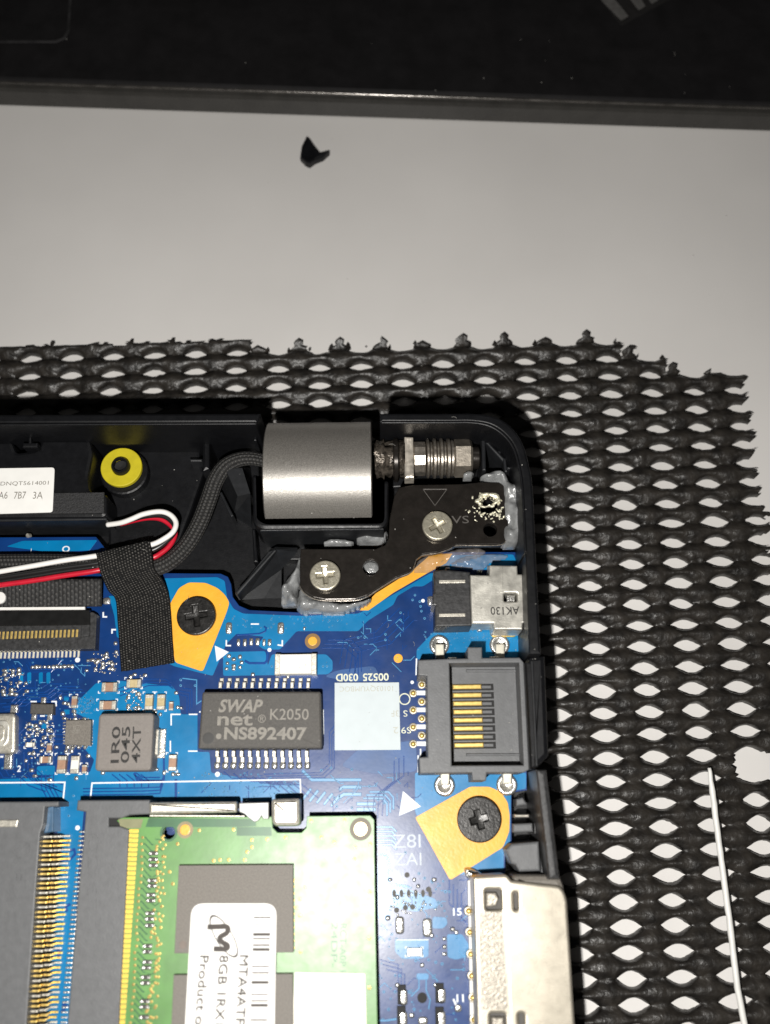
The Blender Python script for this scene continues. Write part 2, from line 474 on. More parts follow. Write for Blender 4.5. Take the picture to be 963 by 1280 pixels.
# ------------------------------------------------------------------ the laptop cover lying across the table
cv = thing('laptop_cover', 'flat black laptop cover with a glossy edge lying apart on the white table', 'laptop cover', (*P(480, 145, 0), 0))
zt = 5.0
lo = [P(-120, 127.0, .3), P(1100, 167.8, .3)]
d_ = Vector((lo[1][0]-lo[0][0], lo[1][1]-lo[0][1])).normalized(); n_ = Vector((-d_.y, d_.x))
A, B = Vector(lo[0]), Vector(lo[1])
def along(off0, off1): return [tuple(A+n_*off0), tuple(B+n_*off0), tuple(B+n_*off1), tuple(A+n_*off1)]
part('edge_band', MB().prism(along(0, 4), .3, 4.2, .8), COVERED, cv)
tg = mat('trim_gloss', (.16, .15, .14), .2, metal=.8, var=.3, vs=.5, bump=.03, bs=1.2, rvar=.1)
for off, zz_, rr_ in ((.95, 4.35, .26),):
    a_, b_ = A+n_*off, B+n_*off
    part('edge_trim', MB().tube([(a_.x+(b_.x-a_.x)*t/40, a_.y+(b_.y-a_.y)*t/40, zz_) for t in range(41)], rr_, 12), tg, cv, smooth=True, auto=None)
part('lid', MB().prism(along(1.0, 130), .6, zt, .5), COVER, cv)
g = [(-60, -60), (92, -60), (86, 40), (78, 50), (66, 53), (-60, 53)]
gp = PX(g, zt)
tp = part('touchpad', MB().prism(fillet(gp, [0, 0, 0, 0, 0, 0]), zt, zt+.12, .05), COVER, cv)
part('seam', MB().ribbon(PX([(91.5, -60), (86, 38), (81, 48), (70, 52.5), (-60, 52.5)], zt), .5, zt+.10, .10), mat('seam_highlight', (.03, .029, .03), .2, var=.4, vs=.4), tp)  # ribbon paler than the cover: the seam's highlight put into its colour
em = part('emblem', MB().prism(PX([(746, -6), (777, 32), (840, -2), (800, -60)], zt), zt, zt+.05, .02), mat('emblem_base', (.018, .017, .017), .3), cv)
for q in ([(752, 0), (763, -8), (786, 20), (777, 25.5)], [(786, -4), (797, -10), (807, 7.5), (799, 12.5)], [(810, -3), (820, -9), (823, 0), (815, 4.5)]):
    part('bar', MB().prism(PX(q, zt+.05), zt+.05, zt+.1, .02), mat('emblem_silver', (.16, .155, .15), .4, metal=.4), em)

# ------------------------------------------------------------------ small loose things
mb = MB().prism(PX([(383, 170), (388, 174), (393, 181), (400, 190), (412, 187.5), (404, 195), (394, 199), (387, 204), (382, 202), (375, 195), (377, 181)], 1.2), .0, 1.2, .3)
for i, (x, y, z) in enumerate(mb.v):
    if z > .3: mb.v[i] = (x, y, z+.5*noise.noise((x*.5, y*.5, 2)))
fr = part('plastic_fragment', mb, CASE, label='small broken black plastic shard lying alone on the bare white table', cat='fragment')
pth = smooth_path([P3(887, 960, 3.3), P3(891, 990, 2.9), P3(896, 1030, 2.7), P3(902, 1075, 2.6), P3(908, 1120, 2.6), P3(914, 1165, 2.6), P3(921, 1225, 2.7), P3(930, 1275, 2.6), P3(948, 1360, 2.6)], 5)
pth = [p+Vector((.07*noise.noise((i*.5, 0, 0)), 0, 0)) for i, p in enumerate(pth)]
part('plastic_strand', MB().tube(pth, [.22+.16*min(1, i/5)+.05*noise.noise((i*.9, 2, 0)) for i in range(len(pth))], 9), FLOSS, smooth=True, auto=None,
     label='thin white plastic strand lying on the black mesh mat', cat='strand')

# ------------------------------------------------------------------ the opened laptop base: tray, walls, ribs
ZR, ZF, ZB = 18.0, 5.4, 9.2          # rim, inner floor, motherboard top
case = thing('laptop_chassis', 'black plastic laptop base shell lying open upside down on the mesh mat', 'laptop base', (*P(330, 800, 2), 2.2))
outer = PX([(-90, 518), (326, 516), (326, 530), (474, 529), (474, 516), (592, 516), (620, 520.5), (640, 533), (654, 553), (662, 580), (667, 612), (671, 700), (677, 816),
            (690, 822), (692, 955), (700, 970), (706, 1100), (714, 1112), (724, 1290), (732, 1420), (-90, 1420)], ZR)
part('floor', MB().prism(outer, 2.3, ZF, .3), CASE, case)
def sm(pts):
    a = [q for q in smooth_path([Vector((*p, 0)) for p in pts], 5)]
    return [(q.x, q.y) for q in a]
def wall(pts_out, pts_in, z0, z1, bev=.35, name='wall', m=CASE, par=case):
    return part(name, MB().prism(PX(pts_out, z1)+PX(pts_in, z1)[::-1], z0, z1, bev), m, par)
wall([(-90, 518), (326, 516)], [(-90, 530), (322, 528.5)], ZF, ZR)
wall(sm([(475, 516), (560, 516), (592, 516), (620, 520.5), (640, 533), (654, 553), (662, 580), (667, 612), (671, 700), (677, 818)]),
     sm([(475, 528), (560, 528), (590, 528), (613, 532), (630, 543), (643, 560), (650, 584), (654, 612), (658, 700), (662, 818)]), ZF, ZR)
wall([(684, 962), (701, 1100)], [(671, 962), (687, 1100)], ZF, 16.2, .5, name='port_wall', m=BLKD)
# raised lip along the inner side of the rim
wall([(-90, 529), (322, 527.5)], [(-90, 532), (320, 530.5)], 12, 18.35, .12, 'lip')
wall(sm([(477, 526), (560, 526), (590, 526), (613, 530), (631, 541.5), (644, 559), (651, 584), (655, 612), (659, 690)]),
     sm([(477, 529), (560, 529), (589, 529), (611, 533), (628.5, 544), (641, 560.5), (648, 584.5), (652, 612), (656, 690)]), 12, 18.35, .12, 'lip')
# ledge and little snap ribs behind the rear wall
part('ledge', MB().prism(PX([(-90, 532), (320, 530), (320, 546), (-90, 547)], 13.5), ZF, 13.5, .3), CASE, case)
for x in (188, 206, 226):
    part('rib', MB().prism(PX([(x, 533), (x+3.5, 533), (x+3.5, 545), (x, 545)], 14.6), 13, 14.6, .15), CASE2, case)
for q in ([(35, 537), (39, 537), (39, 556), (35, 556)], [(28, 553), (47, 553), (47, 559), (28, 559)], [(252, 532), (258, 532), (258, 546), (252, 546)], [(317, 530), (321, 530), (321, 551), (317, 551)]):
    part('rib', MB().prism(PX(q, 14.4), ZF, 14.4, .2), CASE, case)
# inner terraces below the speaker area
part('terrace', MB().prism(PX([(135, 549), (250, 549), (250, 575), (255, 590), (238, 640), (215, 700), (135, 700)], 8.2), ZF, 8.2, .4), CASE, case)
part('rib', MB().prism(PX([(253, 545), (262, 545), (262, 586), (253, 590)], 12), ZF, 12, .4), CASE, case)
part('rib', MB().prism(PX([(236, 573), (253, 573), (253, 577), (238, 577)], 10), ZF, 10, .2), CASE2, case)
# faceted boss under the display cable
b1 = MB()
tp_ = PX([(282, 586), (303, 585), (313, 617), (297, 620)], 12.5); bt_ = PX([(275, 615), (314, 585), (315, 660), (292, 645)], ZF)
r0 = b1.ring(ccw(bt_), ZF); r1 = b1.ring(ccw(tp_), 12.5); b1.quad_strip(r0, r1); b1.f.append(tuple(r1)); b1.m.append(0)
part('boss', b1, CASE2, case)
part('rib', MB().prism(PX([(274, 616), (277, 614), (292, 644), (289, 647)], 9), ZF, 9, .2), CASE2, case)
part('rib', MB().prism(PX([(296, 617), (314, 615), (314, 618.5), (297, 620.5)], 10), ZF, 10, .2), CASE2, case)
# cradle round the hinge barrel
part('cradle', MB().prism(fillet(PX([(315, 592), (322, 592), (325, 646), (333, 651), (478, 650), (480, 600), (486, 600), (486, 652), (478, 662), (326, 662), (316, 655)], 14.6), .6), ZF, 14.6, .5), CASE, case)
part('rib', MB().prism(PX([(325, 661), (480, 659.5), (480, 662), (325, 663.8)], 15.0), ZF, 15.0, .2), CASE2, case)
part('rib', MB().prism(PX([(315, 660), (319, 660), (323, 703), (317, 703)], 11), ZF, 11, .3), CASE, case)
# sloping web beside the hinge plate
mb = MB()
q = [P3(345, 687, 12.2), P3(336, 690, 12.2), P3(294, 742, 9.4), P3(299, 750, 9.2), P3(330, 748, 9.0), P3(352, 748, 9.0), P3(352, 712, 9.0), P3(372, 690, 11.5)]
k = len(mb.v); mb.v += q
for t in ((0, 1, 2, 3), (0, 3, 4, 5, 6), (0, 6, 7)): mb.f.append(tuple(k+e for e in t)); mb.m.append(0)
o = part('web', mb, CASE2, case); md = o.modifiers.new('t', 'SOLIDIFY'); md.thickness = .8*S
part('rib', MB().prism(PX([(346, 688), (343, 685.5), (294, 740), (297, 744)], 12.4), 8.2, 12.4, .2), CASE2, case)
part('floor_plate', MB().prism(PX([(320, 664), (480, 664), (378, 690), (378, 700), (345, 700), (322, 710)], 7.4), ZF, 7.4, .2), CASE, case)
# corner ribs
for q in ([(602, 536), (607, 536), (608, 588), (603, 588)], [(607, 553), (610, 551), (632, 573), (629, 577)], [(623, 563), (636, 555), (638, 558), (625, 567)], [(629, 572), (633, 572), (635, 590), (631, 590)], [(633, 583), (653, 580), (653, 584), (634, 587)]):
    part('rib', MB().prism(PX(q, 13.5), ZF, 13.5, .25), CASE2, case)
part('corner_floor', MB().prism(PX([(480, 540), (640, 545), (650, 600), (480, 610)], 7), ZF, 7, .2), CASE, case)

# ------------------------------------------------------------------ speaker box with its printed label
zs = 13.0
sp = thing('speaker_box', 'flat black speaker box carrying a white printed label in the laptop base', 'speaker', (*P(40, 610, ZF), ZF))
part('housing', MB().prism(fillet(PX([(-90, 648), (129, 647), (134, 643), (134, 618), (112, 614), (110, 596), (116, 566), (112, 549), (52, 549), (46, 562), (20, 566), (14, 551), (-90, 552)], zs), .5), ZF+.1, zs, .45), CASE, sp)
part('foam_strip', MB().prism(PX([(-90, 620), (60, 617), (131, 616), (131, 642), (-90, 645)], zs), zs, zs+.35, .12), FELT, sp)
part('lip', MB().prism(PX([(-90, 649), (133, 646.5), (134, 650), (-90, 653)], zs-.3), ZF, zs-.3, .15), CASE2, sp)
lb = part('paper_label', MB().prism(fillet(PX([(-90, 587), (68.5, 584.5), (66, 640.5), (-90, 645)], zs+.36), .4), zs+.3, zs+.45, .03), LABEL, sp, label='white printed sticker')
text('print', 'S DNQT5614001', 27, 604.5, zs+.45, 6.9, .62, 0.4, PRINT, lb, th=.01)
text('print', 'A6', 4, 619, zs+.45, 1.15, .95, 0.4, PRINT, lb, th=.01)
text('print', '7B7', 25, 619, zs+.45, 1.5, .95, 0.4, PRINT, lb, th=.01)
text('print', '3A', 47.5, 619, zs+.45, 1.25, .95, 0.4, PRINT, lb, th=.01)
part('ear', MB().prism(circle(*P(155, 590, 9.6), 3.2, 28), ZF, 9.6, .3), CASE, sp)
mb = MB().lathe(*P(36, 670, 9), [(.1, 8.8), (.4, 9), (.2, 9.5)], 10)
part('solder_tail', mb, TIN, sp, smooth=True)
gr = thing('rubber_grommet', 'round mustard yellow rubber grommet at the end of the speaker box', 'grommet', (*P(151, 583, 9.6), 9.6))
gx, gy = P(151.5, 583.5, 10.4)
curve_plate('ring', [circle(gx, gy, 2.72, 40), circle(gx, gy, 1.2, 28)], 9.7, 10.4, .12, YEL, gr)
part('post', MB().lathe(gx, gy, [(1.2, 9.4), (1.2, 10.9), (1.05, 11.2), (.85, 11.2), (.8, 10.8)], 28, cap=False), CASE, gr, smooth=True)
part('bore', MB().lathe(gx, gy, [(.83, 10.5), (.01, 10.4)], 20), DARK, gr)

# ------------------------------------------------------------------ motherboard
mobo = thing('motherboard', 'blue laptop motherboard crowded with chips and sockets in the base shell', 'circuit board', (*P(330, 850, ZB), ZB-1.1))
edge = [(-90, 672), (120, 671), (135, 690), (150, 716), (276, 717), (285, 721), (289, 730), (291, 746), (299, 757), (312, 762.5), (384, 766), (440, 764), (520, 716), (548, 690), (650, 690), (659, 703), (659, 988),
        (640, 991), (640, 1057), (632, 1060), (632, 1420), (-90, 1420)]
part('board', MB().prism(PX(edge, ZB), ZB-1.1, ZB, .06), PCB, mobo)
LV = [0]
def pour(pts, m=POUR, name='copper_area', dz=.0, rad=.25):
    LV[0] += 1
    z = ZB+.012+dz+.0012*LV[0]
    return part(name, MB().prism(fillet(PX(pts, z), rad, 3), ZB-.02, z, .008), m, mobo)
pour([(204, 723), (272, 721.5), (281, 726), (284, 747), (292, 761), (304, 767), (380, 770), (448, 767), (468, 757), (538, 716.5), (546, 716.5), (546, 722), (529, 733), (517, 733), (497, 745), (492, 756), (460, 776), (448, 789), (371, 789), (350, 812),
      (330, 812), (322, 806), (330, 796), (296, 792), (283, 805), (266, 845), (218, 833), (204, 826)])
pour([(279, 845), (279, 815), (332, 814), (335, 832), (340, 818), (408, 818), (416, 826), (416, 838), (410, 843)])
pour([(521, 824), (521, 812), (547, 785), (640, 782), (655, 790), (655, 824)])
pour([(548, 712), (556, 694), (642, 693), (650, 712)])
pour([(519, 966), (658, 966), (658, 986), (639, 989), (638, 1056), (630, 1059), (630, 1088), (600, 1090), (560, 1096), (519, 1015)])
pour([(98, 876), (120, 854), (150, 851), (180, 854), (216, 858), (224, 870), (226, 893), (247, 893), (247, 940), (262, 940), (264, 966), (300, 972), (340, 980), (376, 980), (376, 1001), (-60, 1003), (-60, 976), (60, 972), (72, 966), (112, 966), (118, 950), (96, 925), (112, 900), (92, 890)])
pour([(72, 968), (108, 966), (105, 1010), (97, 1100), (80, 1420), (46, 1420), (62, 1200), (72, 1060)])
pour([(8, 683), (28, 676), (122, 675), (112, 688), (60, 690)], dz=.002)
pour([(136, 745), (150, 745), (152, 800), (146, 796), (143, 770)], rad=.1)
pour([(472, 1078), (486, 1080), (488, 1108), (512, 1112), (545, 1124), (548, 1134), (520, 1140), (490, 1134), (486, 1152), (472, 1148)])
pour([(494, 1174), (536, 1174), (536, 1196), (524, 1199), (503, 1199), (494, 1190)])
pour([(541, 1146), (558, 1147), (560, 1155), (554, 1161), (541, 1161)])
pour([(559, 1168), (578, 1168), (586, 1180), (586, 1196), (570, 1200), (560, 1197)])
pour([(521, 1217), (536, 1217), (536, 1225), (521, 1225)])
pour([(420, 838), (470, 832), (475, 850), (440, 852), (404, 846)], TEAL, rad=.8)
pour([(450, 935), (520, 925), (522, 965), (470, 968), (425, 958)], TEAL, rad=.8)
for x in (24, 34, 48.5, 58): pour([(x, 841), (x+5, 840), (x+5, 854), (x, 855)], rad=.2)
pour([(46, 958), (69, 957), (68, 969), (46, 969)])
for q in ([(52, 905), (58, 904), (58, 911), (52, 911)], [(80, 870), (86, 870), (86, 876), (80, 876)], [(80, 887), (87, 887), (87, 893), (80, 893)]): pour(q, rad=.1)
def gpad(pts, rad=.4, name='ground_pad'):
    LV[0] += 1
    z = ZB+.045+.001*LV[0]
    return part(name, MB().prism(fillet(PX(pts, z), rad, 4), ZB-.02, z, .015), ORANGE, mobo)
gpad([(223.7, 735), (236, 728), (257, 728.5), (272, 735), (281, 743), (287, 753), (283.5, 765), (253.6, 839.6), (218.7, 828), (214, 790), (212.5, 755)])
gpad([(519, 1022), (588, 983.5), (612, 983.5), (626, 990), (635, 1003), (637.5, 1020), (637, 1039.6), (629, 1059.5), (563, 1100.6), (547, 1072), (532, 1044.5)], .3)
gpad([(449.6, 763), (469.5, 742), (517, 712), (540, 692), (566, 692), (558, 704), (536, 715.5), (492, 741), (461, 763)], .1)
def dot(px, py, r, m, z=ZB+.06, par=None, name='test_pad', h=.03):
    return part(name, MB().lathe(*P(px, py, z), [(r, z-h-.04), (r, z-.01), (r-.03, z)], 20), m, par or mobo)
BROWN = mat('bare_laminate', (.22, .12, .03), .5, var=.1, vs=1)
def ringdot(px, py, r1, r2, z, par, inner=ORANGE, outer_=BROWN):
    o = part('test_pad', MB().lathe(*P(px, py, z), [(r1, z-.06), (r1, z)], 24), outer_, par)
    part('copper', MB().lathe(*P(px, py, z), [(r2, z-.02), (r2, z+.02), (r2-.05, z+.03)], 24), inner, o)
ringdot(391, 801.5, .98, .56, ZB+.04, mobo)
dot(498, 823, .56, ORANGE)

# traces, vias, silkscreen: each one fine mesh
tr, trl, vi, vd, sk = MB(), MB(), MB(), MB(), MB()
def T(pts, w=.14, b=None): (b or tr).ribbon(PX(pts, ZB), w, ZB+.005, .05)
def via(px, py, r=.16, z=ZB, m=None):
    x, y = P(px, py, z)
    (m or vi).lathe(x, y, [(r, z-.01), (r, z+.045), (r*.75, z+.06)], 10); vd.lathe(x, y, [(r*.45, z+.055), (r*.45, z+.066)], 8)
def silk(pts, w=.22): sk.ribbon(PX(pts, ZB+.06), w, ZB+.0, .075)
def cell(x, y, r=.12): sk.prism(circle(*P(x, y, ZB+.06), r, 10), ZB, ZB+.08)
# routing bundles with 45 degree jogs
def bundle(p, n, dx, dy, w=.13, b=None):
    for i in range(n): T([(x+dx*i, y+dy*i) for x, y in p], w, b)
bundle([(146, 862), (182, 849), (207, 849), (213, 853)], 3, 2, 4)
bundle([(0, 868), (20, 866), (28, 860), (52, 860), (60, 855), (80, 855)], 4, 4, 5.4)
bundle([(2, 835), (10, 846), (10, 862)], 4, 7, -2)
bundle([(33, 830), (38, 840), (64, 840), (72, 830)], 3, 3, -3)
bundle([(0, 965), (4, 972), (26, 972), (36, 982), (58, 990)], 4, 7, -3)
bundle([(30, 940), (30, 960), (42, 975), (72, 988)], 3, 5, 2)
bundle([(104, 986), (180, 985), (200, 984), (204, 972)], 3, 0, 4)
bundle([(280, 965), (290, 973), (330, 973), (350, 990)], 5, 12, 2)
bundle([(170, 966), (178, 972), (200, 972)], 2, 2, 4)
bundle([(92, 902), (80, 912), (70, 912), (62, 930)], 4, -1, 6)
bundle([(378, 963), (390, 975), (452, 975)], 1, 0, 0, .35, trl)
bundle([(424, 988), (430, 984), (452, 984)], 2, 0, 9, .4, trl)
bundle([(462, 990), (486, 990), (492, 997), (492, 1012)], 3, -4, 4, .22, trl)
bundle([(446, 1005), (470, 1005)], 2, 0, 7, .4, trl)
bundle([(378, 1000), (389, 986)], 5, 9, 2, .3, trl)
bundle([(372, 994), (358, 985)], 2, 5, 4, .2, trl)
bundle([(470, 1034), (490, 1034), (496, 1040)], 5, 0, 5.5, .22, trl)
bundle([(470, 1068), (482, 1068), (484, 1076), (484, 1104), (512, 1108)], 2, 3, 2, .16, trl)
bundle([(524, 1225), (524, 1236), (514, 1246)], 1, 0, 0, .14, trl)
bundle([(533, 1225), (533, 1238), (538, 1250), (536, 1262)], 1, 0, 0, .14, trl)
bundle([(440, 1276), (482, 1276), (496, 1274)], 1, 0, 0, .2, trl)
T([(296, 794), (325, 792), (332, 789), (333, 785), (330, 783)], .22)
T([(335, 813), (334, 826), (331, 829), (312, 829), (306, 826)], .3)
T([(86, 1064), (93, 1062), (94, 1068), (88, 1074), (74, 1076)], .3); T([(88, 1130), (82, 1134), (84, 1140)], .3); T([(72, 1196), (76, 1190), (70, 1186)], .3); T([(78, 1255), (84, 1258), (76, 1266)], .3)
bundle([(420, 905), (412, 915), (412, 955), (400, 966), (330, 968)], 3, 3, 3)
bundle([(500, 760), (470, 790), (430, 800), (425, 830)], 4, 6, 5)
bundle([(410, 800), (440, 800), (452, 812), (452, 840)], 3, -4, 5)
bundle([(505, 945), (505, 970), (480, 990), (478, 1020)], 3, -6, 3)
bundle([(475, 1200), (498, 1206), (498, 1230)], 3, 4, 6)
bundle([(562, 1100), (562, 1130), (572, 1140)], 4, 5, 6)
bundle([(228, 860), (240, 862), (240, 885)], 3, -3, 4)
bundle([(0, 880), (14, 878), (22, 870), (60, 868), (72, 858), (100, 858)], 3, 3, 4)
bundle([(52, 968), (52, 985), (60, 1000)], 4, 5, 0)
bundle([(140, 968), (150, 976), (150, 984)], 5, 9, 0)
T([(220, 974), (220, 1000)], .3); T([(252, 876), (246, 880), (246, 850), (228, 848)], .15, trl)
T([(205, 948), (205, 976), (172, 976), (168, 966)], .25)
rs = random.Random(3)
for _ in range(120):                                   # short hairline routes and copper texture
    x, y = rs.choice([(rs.uniform(420, 520), rs.uniform(760, 830)), (rs.uniform(0, 110), rs.uniform(824, 975)), (rs.uniform(472, 580), rs.uniform(1100, 1275)), (rs.uniform(250, 370), rs.uniform(968, 996)), (rs.uniform(405, 515), rs.uniform(962, 1010))])
    l = rs.uniform(5, 16); d = rs.choice([(1, 0), (0, 1), (.7, .7), (.7, -.7)])
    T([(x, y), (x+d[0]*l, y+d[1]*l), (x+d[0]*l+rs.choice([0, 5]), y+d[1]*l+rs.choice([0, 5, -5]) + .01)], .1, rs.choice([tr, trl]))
for x, y in [(448, 797), (456, 797), (482, 793), (482, 800), (501, 766), (501, 775), (516, 750), (525, 752), (526, 758), (527, 764), (531, 773), (519, 744), (402, 963), (414, 960), (440, 962), (425, 998), (418, 997), (421, 1008), (462, 983), (470, 982), (473, 1000), (480, 1004), (440, 1010),
             (226, 850), (226, 857), (244, 857), (262, 968), (256, 985), (262, 982), (268, 986), (265, 993), (295, 990), (318, 985), (346, 976), (350, 984), (356, 978), (276, 968), (480, 1240), (494, 1240), (512, 1240), (500, 1220), (542, 1222), (545, 1203), (553, 1205), (572, 1223), (580, 1212), (486, 1262), (518, 1262),
             (474, 1220), (496, 1174), (490, 1168), (475, 1172), (487, 1174), (536, 1200), (520, 1201), (557, 1115), (562, 1115), (548, 1128), (552, 1132), (540, 1102), (531, 1098), (507, 1066), (524, 1092), (92, 995), (86, 1020), (80, 1100), (78, 1160), (72, 1240), (10, 838), (340, 833), (404, 833), (409, 833)]: via(x, y)
for _ in range(420):
    x, y = rs.choice([(rs.uniform(2, 110), rs.uniform(824, 972)), (rs.uniform(2, 110), rs.uniform(824, 972)), (rs.uniform(98, 120), rs.uniform(872, 892)), (rs.uniform(475, 580), rs.uniform(1090, 1278)), (rs.uniform(250, 365), rs.uniform(966, 996)), (rs.uniform(280, 440), rs.uniform(770, 786)), (rs.uniform(530, 635), rs.uniform(788, 815))])
    via(x, y, rs.uniform(.07, .13))
# silkscreen frames, corners, triangles, dots
silk([(-60, 979), (81, 978), (79, 999)], .2); silk([(113, 998), (115, 979), (375.5, 974.5), (376.5, 1003)], .2)
silk([(404, 887), (404.5, 918)], .2); silk([(236, 893), (247, 893)], .18); silk([(214, 907), (214, 893), (226, 893)], .18); silk([(213, 926), (213, 940)], .18); silk([(235, 939), (247, 939)], .18)
silk([(283, 800), (283, 807), (289, 807)], .2); silk([(353, 800), (353, 807), (347, 806)], .2); silk([(313.5, 780), (324, 780)], .2)
silk([(129, 765), (129, 771), (134, 771)], .22); silk([(140, 792), (140, 787), (145, 787)], .22)
silk([(521, 823), (520.5, 843), (526, 843)], .2); silk([(523, 944), (523, 966)], .2); silk([(526, 936), (526, 946)], .2)
silk([(22, 898), (22, 912)], .25); silk([(20, 926), (20, 942)], .25); silk([(0, 946), (4, 946)], .25); silk([(38, 877), (46, 877)], .2); silk([(64, 877), (70, 877), (70, 883)], .2); silk([(50, 895), (56, 895)], .2)
silk([(112, 900), (116, 901), (115, 908)], .2); silk([(114, 926), (113, 933)], .2)
silk([(495, 1175), (536, 1175)], .12); silk([(567, 1249), (571, 1258)], .25)
for q in ([(268.5, 807), (286, 815), (271, 827)], [(504, 989), (526.6, 1008.4), (499, 1020)]): sk.prism(PX(q, ZB+.09), ZB, ZB+.09)
for x, y, r in [(529, 751, .24), (337, 812.5, .26), (97, 825, .32), (97, 1035, .28), (515.5, 853, .22), (272, 968, .3), (250, 890, .1)]: cell(x, y, r)
for cx0, cy0, w, h in [(136, 859, 26, 15), (134, 881, 26, 14), (167, 854, 22, 14), (186, 877, 14, 24), (201, 877, 14, 24), (76.5, 955, 15, 26), (92.5, 955, 15, 26), (215, 953, 14, 24), (105, 961, 9, 14), (56, 949, 18, 12), (37, 930, 14, 11), (61, 935, 9, 15), (37, 912, 8, 12), (63, 913, 8, 12), (92, 876, 10, 16), (518, 1190, 22, 12)]:
    for sx in (-1, 1):
        for sy in (-1, 1):
            x, y = cx0+sx*w/2, cy0+sy*h/2
            silk([(x-sx*2.6, y), (x, y), (x, y-sy*2.6)], .11)
part('copper_trace', tr, TRACE, mobo, kind='stuff'); part('copper_trace', trl, TRACE_GLARE, mobo, kind='stuff')
part('plated_via', vi, TRACE_GLARE, mobo, kind='stuff'); part('via_hole', vd, DARK, mobo, kind='stuff'); part('silkscreen', sk, SILK, mobo, kind='stuff')  # vias wear the pale trace colour with the glare in it
def bt(s, x, y, w, h, rot, m=SILK, **k): return text('lettering', s, x, y, ZB+.05, w, h, rot, m, mobo, **k)
bt('00525', 470, 846.5, 3.2, .95, 180, SILKY, bold=.02); bt('030D', 434, 847, 2.75, .95, 180, SILKY, bold=.02)
SILKT = mat('silkscreen_thin', (.46, .51, .58), .5, var=.1, vs=2)
bt('Z8I', 508.5, 1051.5, 3.3, 1.5, 0, SILKT); bt('ZAI', 510, 1074, 3.2, 1.35, 0, SILKT)
bt('15', 572, 1140, 1.0, .8, 0, bold=.02); bt('11', 575.5, 1248, .8, .8, 0, bold=.02); bt('2', 24, 961, .45, .75, 0, bold=.02)
bt('L', 40, 689, .3, .7, 0); bt('Q', 82.5, 687, 1.0, 1.0, 0, bold=.02)

# ------------------------------------------------------------------ soldered components
def smd(name, x0, y0, x1, y1, h, body, horiz=True, endf=.26, term=TIN, par=mobo):
    """chip capacitor / resistor: ceramic body between two tinned end caps"""
    cx, cy, w, d = rect(x0, y0, x1, y1, ZB+h)
    o = part(name, MB().box(cx, cy, w*(1-endf*1.2) if horiz else w*.94, d*.94 if horiz else d*(1-endf*1.2), ZB, ZB+h, .06), body, par)
    for s_ in (-1, 1):
        if horiz: part('terminal', MB().box(cx+s_*w*(.5-endf/2), cy, w*endf, d, ZB, ZB+h+.02, .08), term, o)
        else: part('terminal', MB().box(cx, cy+s_*d*(.5-endf/2), w, d*endf, ZB, ZB+h+.02, .08), term, o)
    return o
for a in [(127, 853, 146, 864.5, .8, CERB, True), (124, 876, 144.5, 887, .8, CERB, True), (158, 849, 176, 859.5, .8, CERY, True), (181, 868, 191, 887, .8, CERY, False), (196, 868, 206, 887, .8, CERY, False), (211, 877, 216.5, 888, .5, CERB, False),
          (71, 945, 82, 967, .8, CERB, False), (102, 956, 108, 967, .5, CERB, False), (210.6, 943.5, 220.5, 963.5, .8, CERB, False), (49, 945.5, 63.5, 954, .6, CERB, True), (58, 929, 64, 941, .5, CERB, False), (89, 870, 96, 885, .5, CERB, False)]:
    smd('capacitor', *a)
for a in [(88, 945, 98.5, 967, .5, CERW, False), (31.5, 928, 43, 934, .4, CERW, True), (509, 1185, 528, 1196, .45, CERW, True)]: smd('resistor', *a)
smd('fuse', 343.5, 817, 396, 843, 1.5, CERW, True, .13)
# row of tiny parts above the network chip and other pads
def lump(px, py, w, h, z=.22, m=SOLDER, name='solder_pad', par=mobo):
    cx, cy = P(px, py, ZB+z)
    mb = MB(); p = fillet(box_poly(cx, cy, w, h), min(w, h)*.4, 3)
    r = [mb.ring(p, ZB-.02), mb.ring(p, ZB+z*.45), mb.ring(inset(p, min(w, h)*.14), ZB+z*.85), mb.ring(inset(p, min(w, h)*.32), ZB+z)]
    for a, b in zip(r, r[1:]): mb.quad_strip(a, b)
    mb.f.append(tuple(r[-1])); mb.m.append(0)
    return part(name, mb, m, par, smooth=True, auto=None)
for x, y, w, h in [(286, 785, .8, 1.5), (351, 785, .85, 1.5), (380.5, 785.5, .3, .5), (298, 803, .45, 1.0), (306, 803, .5, 1.0), (314, 802, .5, 1.0), (322, 802, .55, 1.0), (330, 803, .4, .9), (337, 803, .5, .9),
                   (500, 1157, 1.0, 1.9), (534.5, 1160, 1.1, 2.0), (504.5, 1247, .95, 1.7), (552, 1245, 1.0, 1.6), (504, 1274, 1.0, 1.6), (552, 1275, 1.0, 1.8), (529, 1277, 1.1, .9), (573, 1261, .8, .8), (556, 1174, .5, .4), (556, 1184, .5, .5), (556, 1193, .6, .4), (528, 1207, .5, .5),
                   (133, 751, 1.0, .9), (134, 724, .8, 1.1), (144, 804, .5, .5), (145, 815, .5, .5), (109.5, 825.5, .4, .4), (108, 838, .45, .4), (40, 834, .45, .4), (32, 854, .45, .45), (24, 853, .5, .5), (7, 849, .55, .5)]:
    lump(x, y, w, h)
for x, y in [(504.5, 1247), (552, 1245), (504, 1274), (552, 1275)]:
    part('transistor', MB().box(*P(x-2, y-3, ZB+.4), .95, 2.0, ZB, ZB+.2, .05), DARK, mobo)
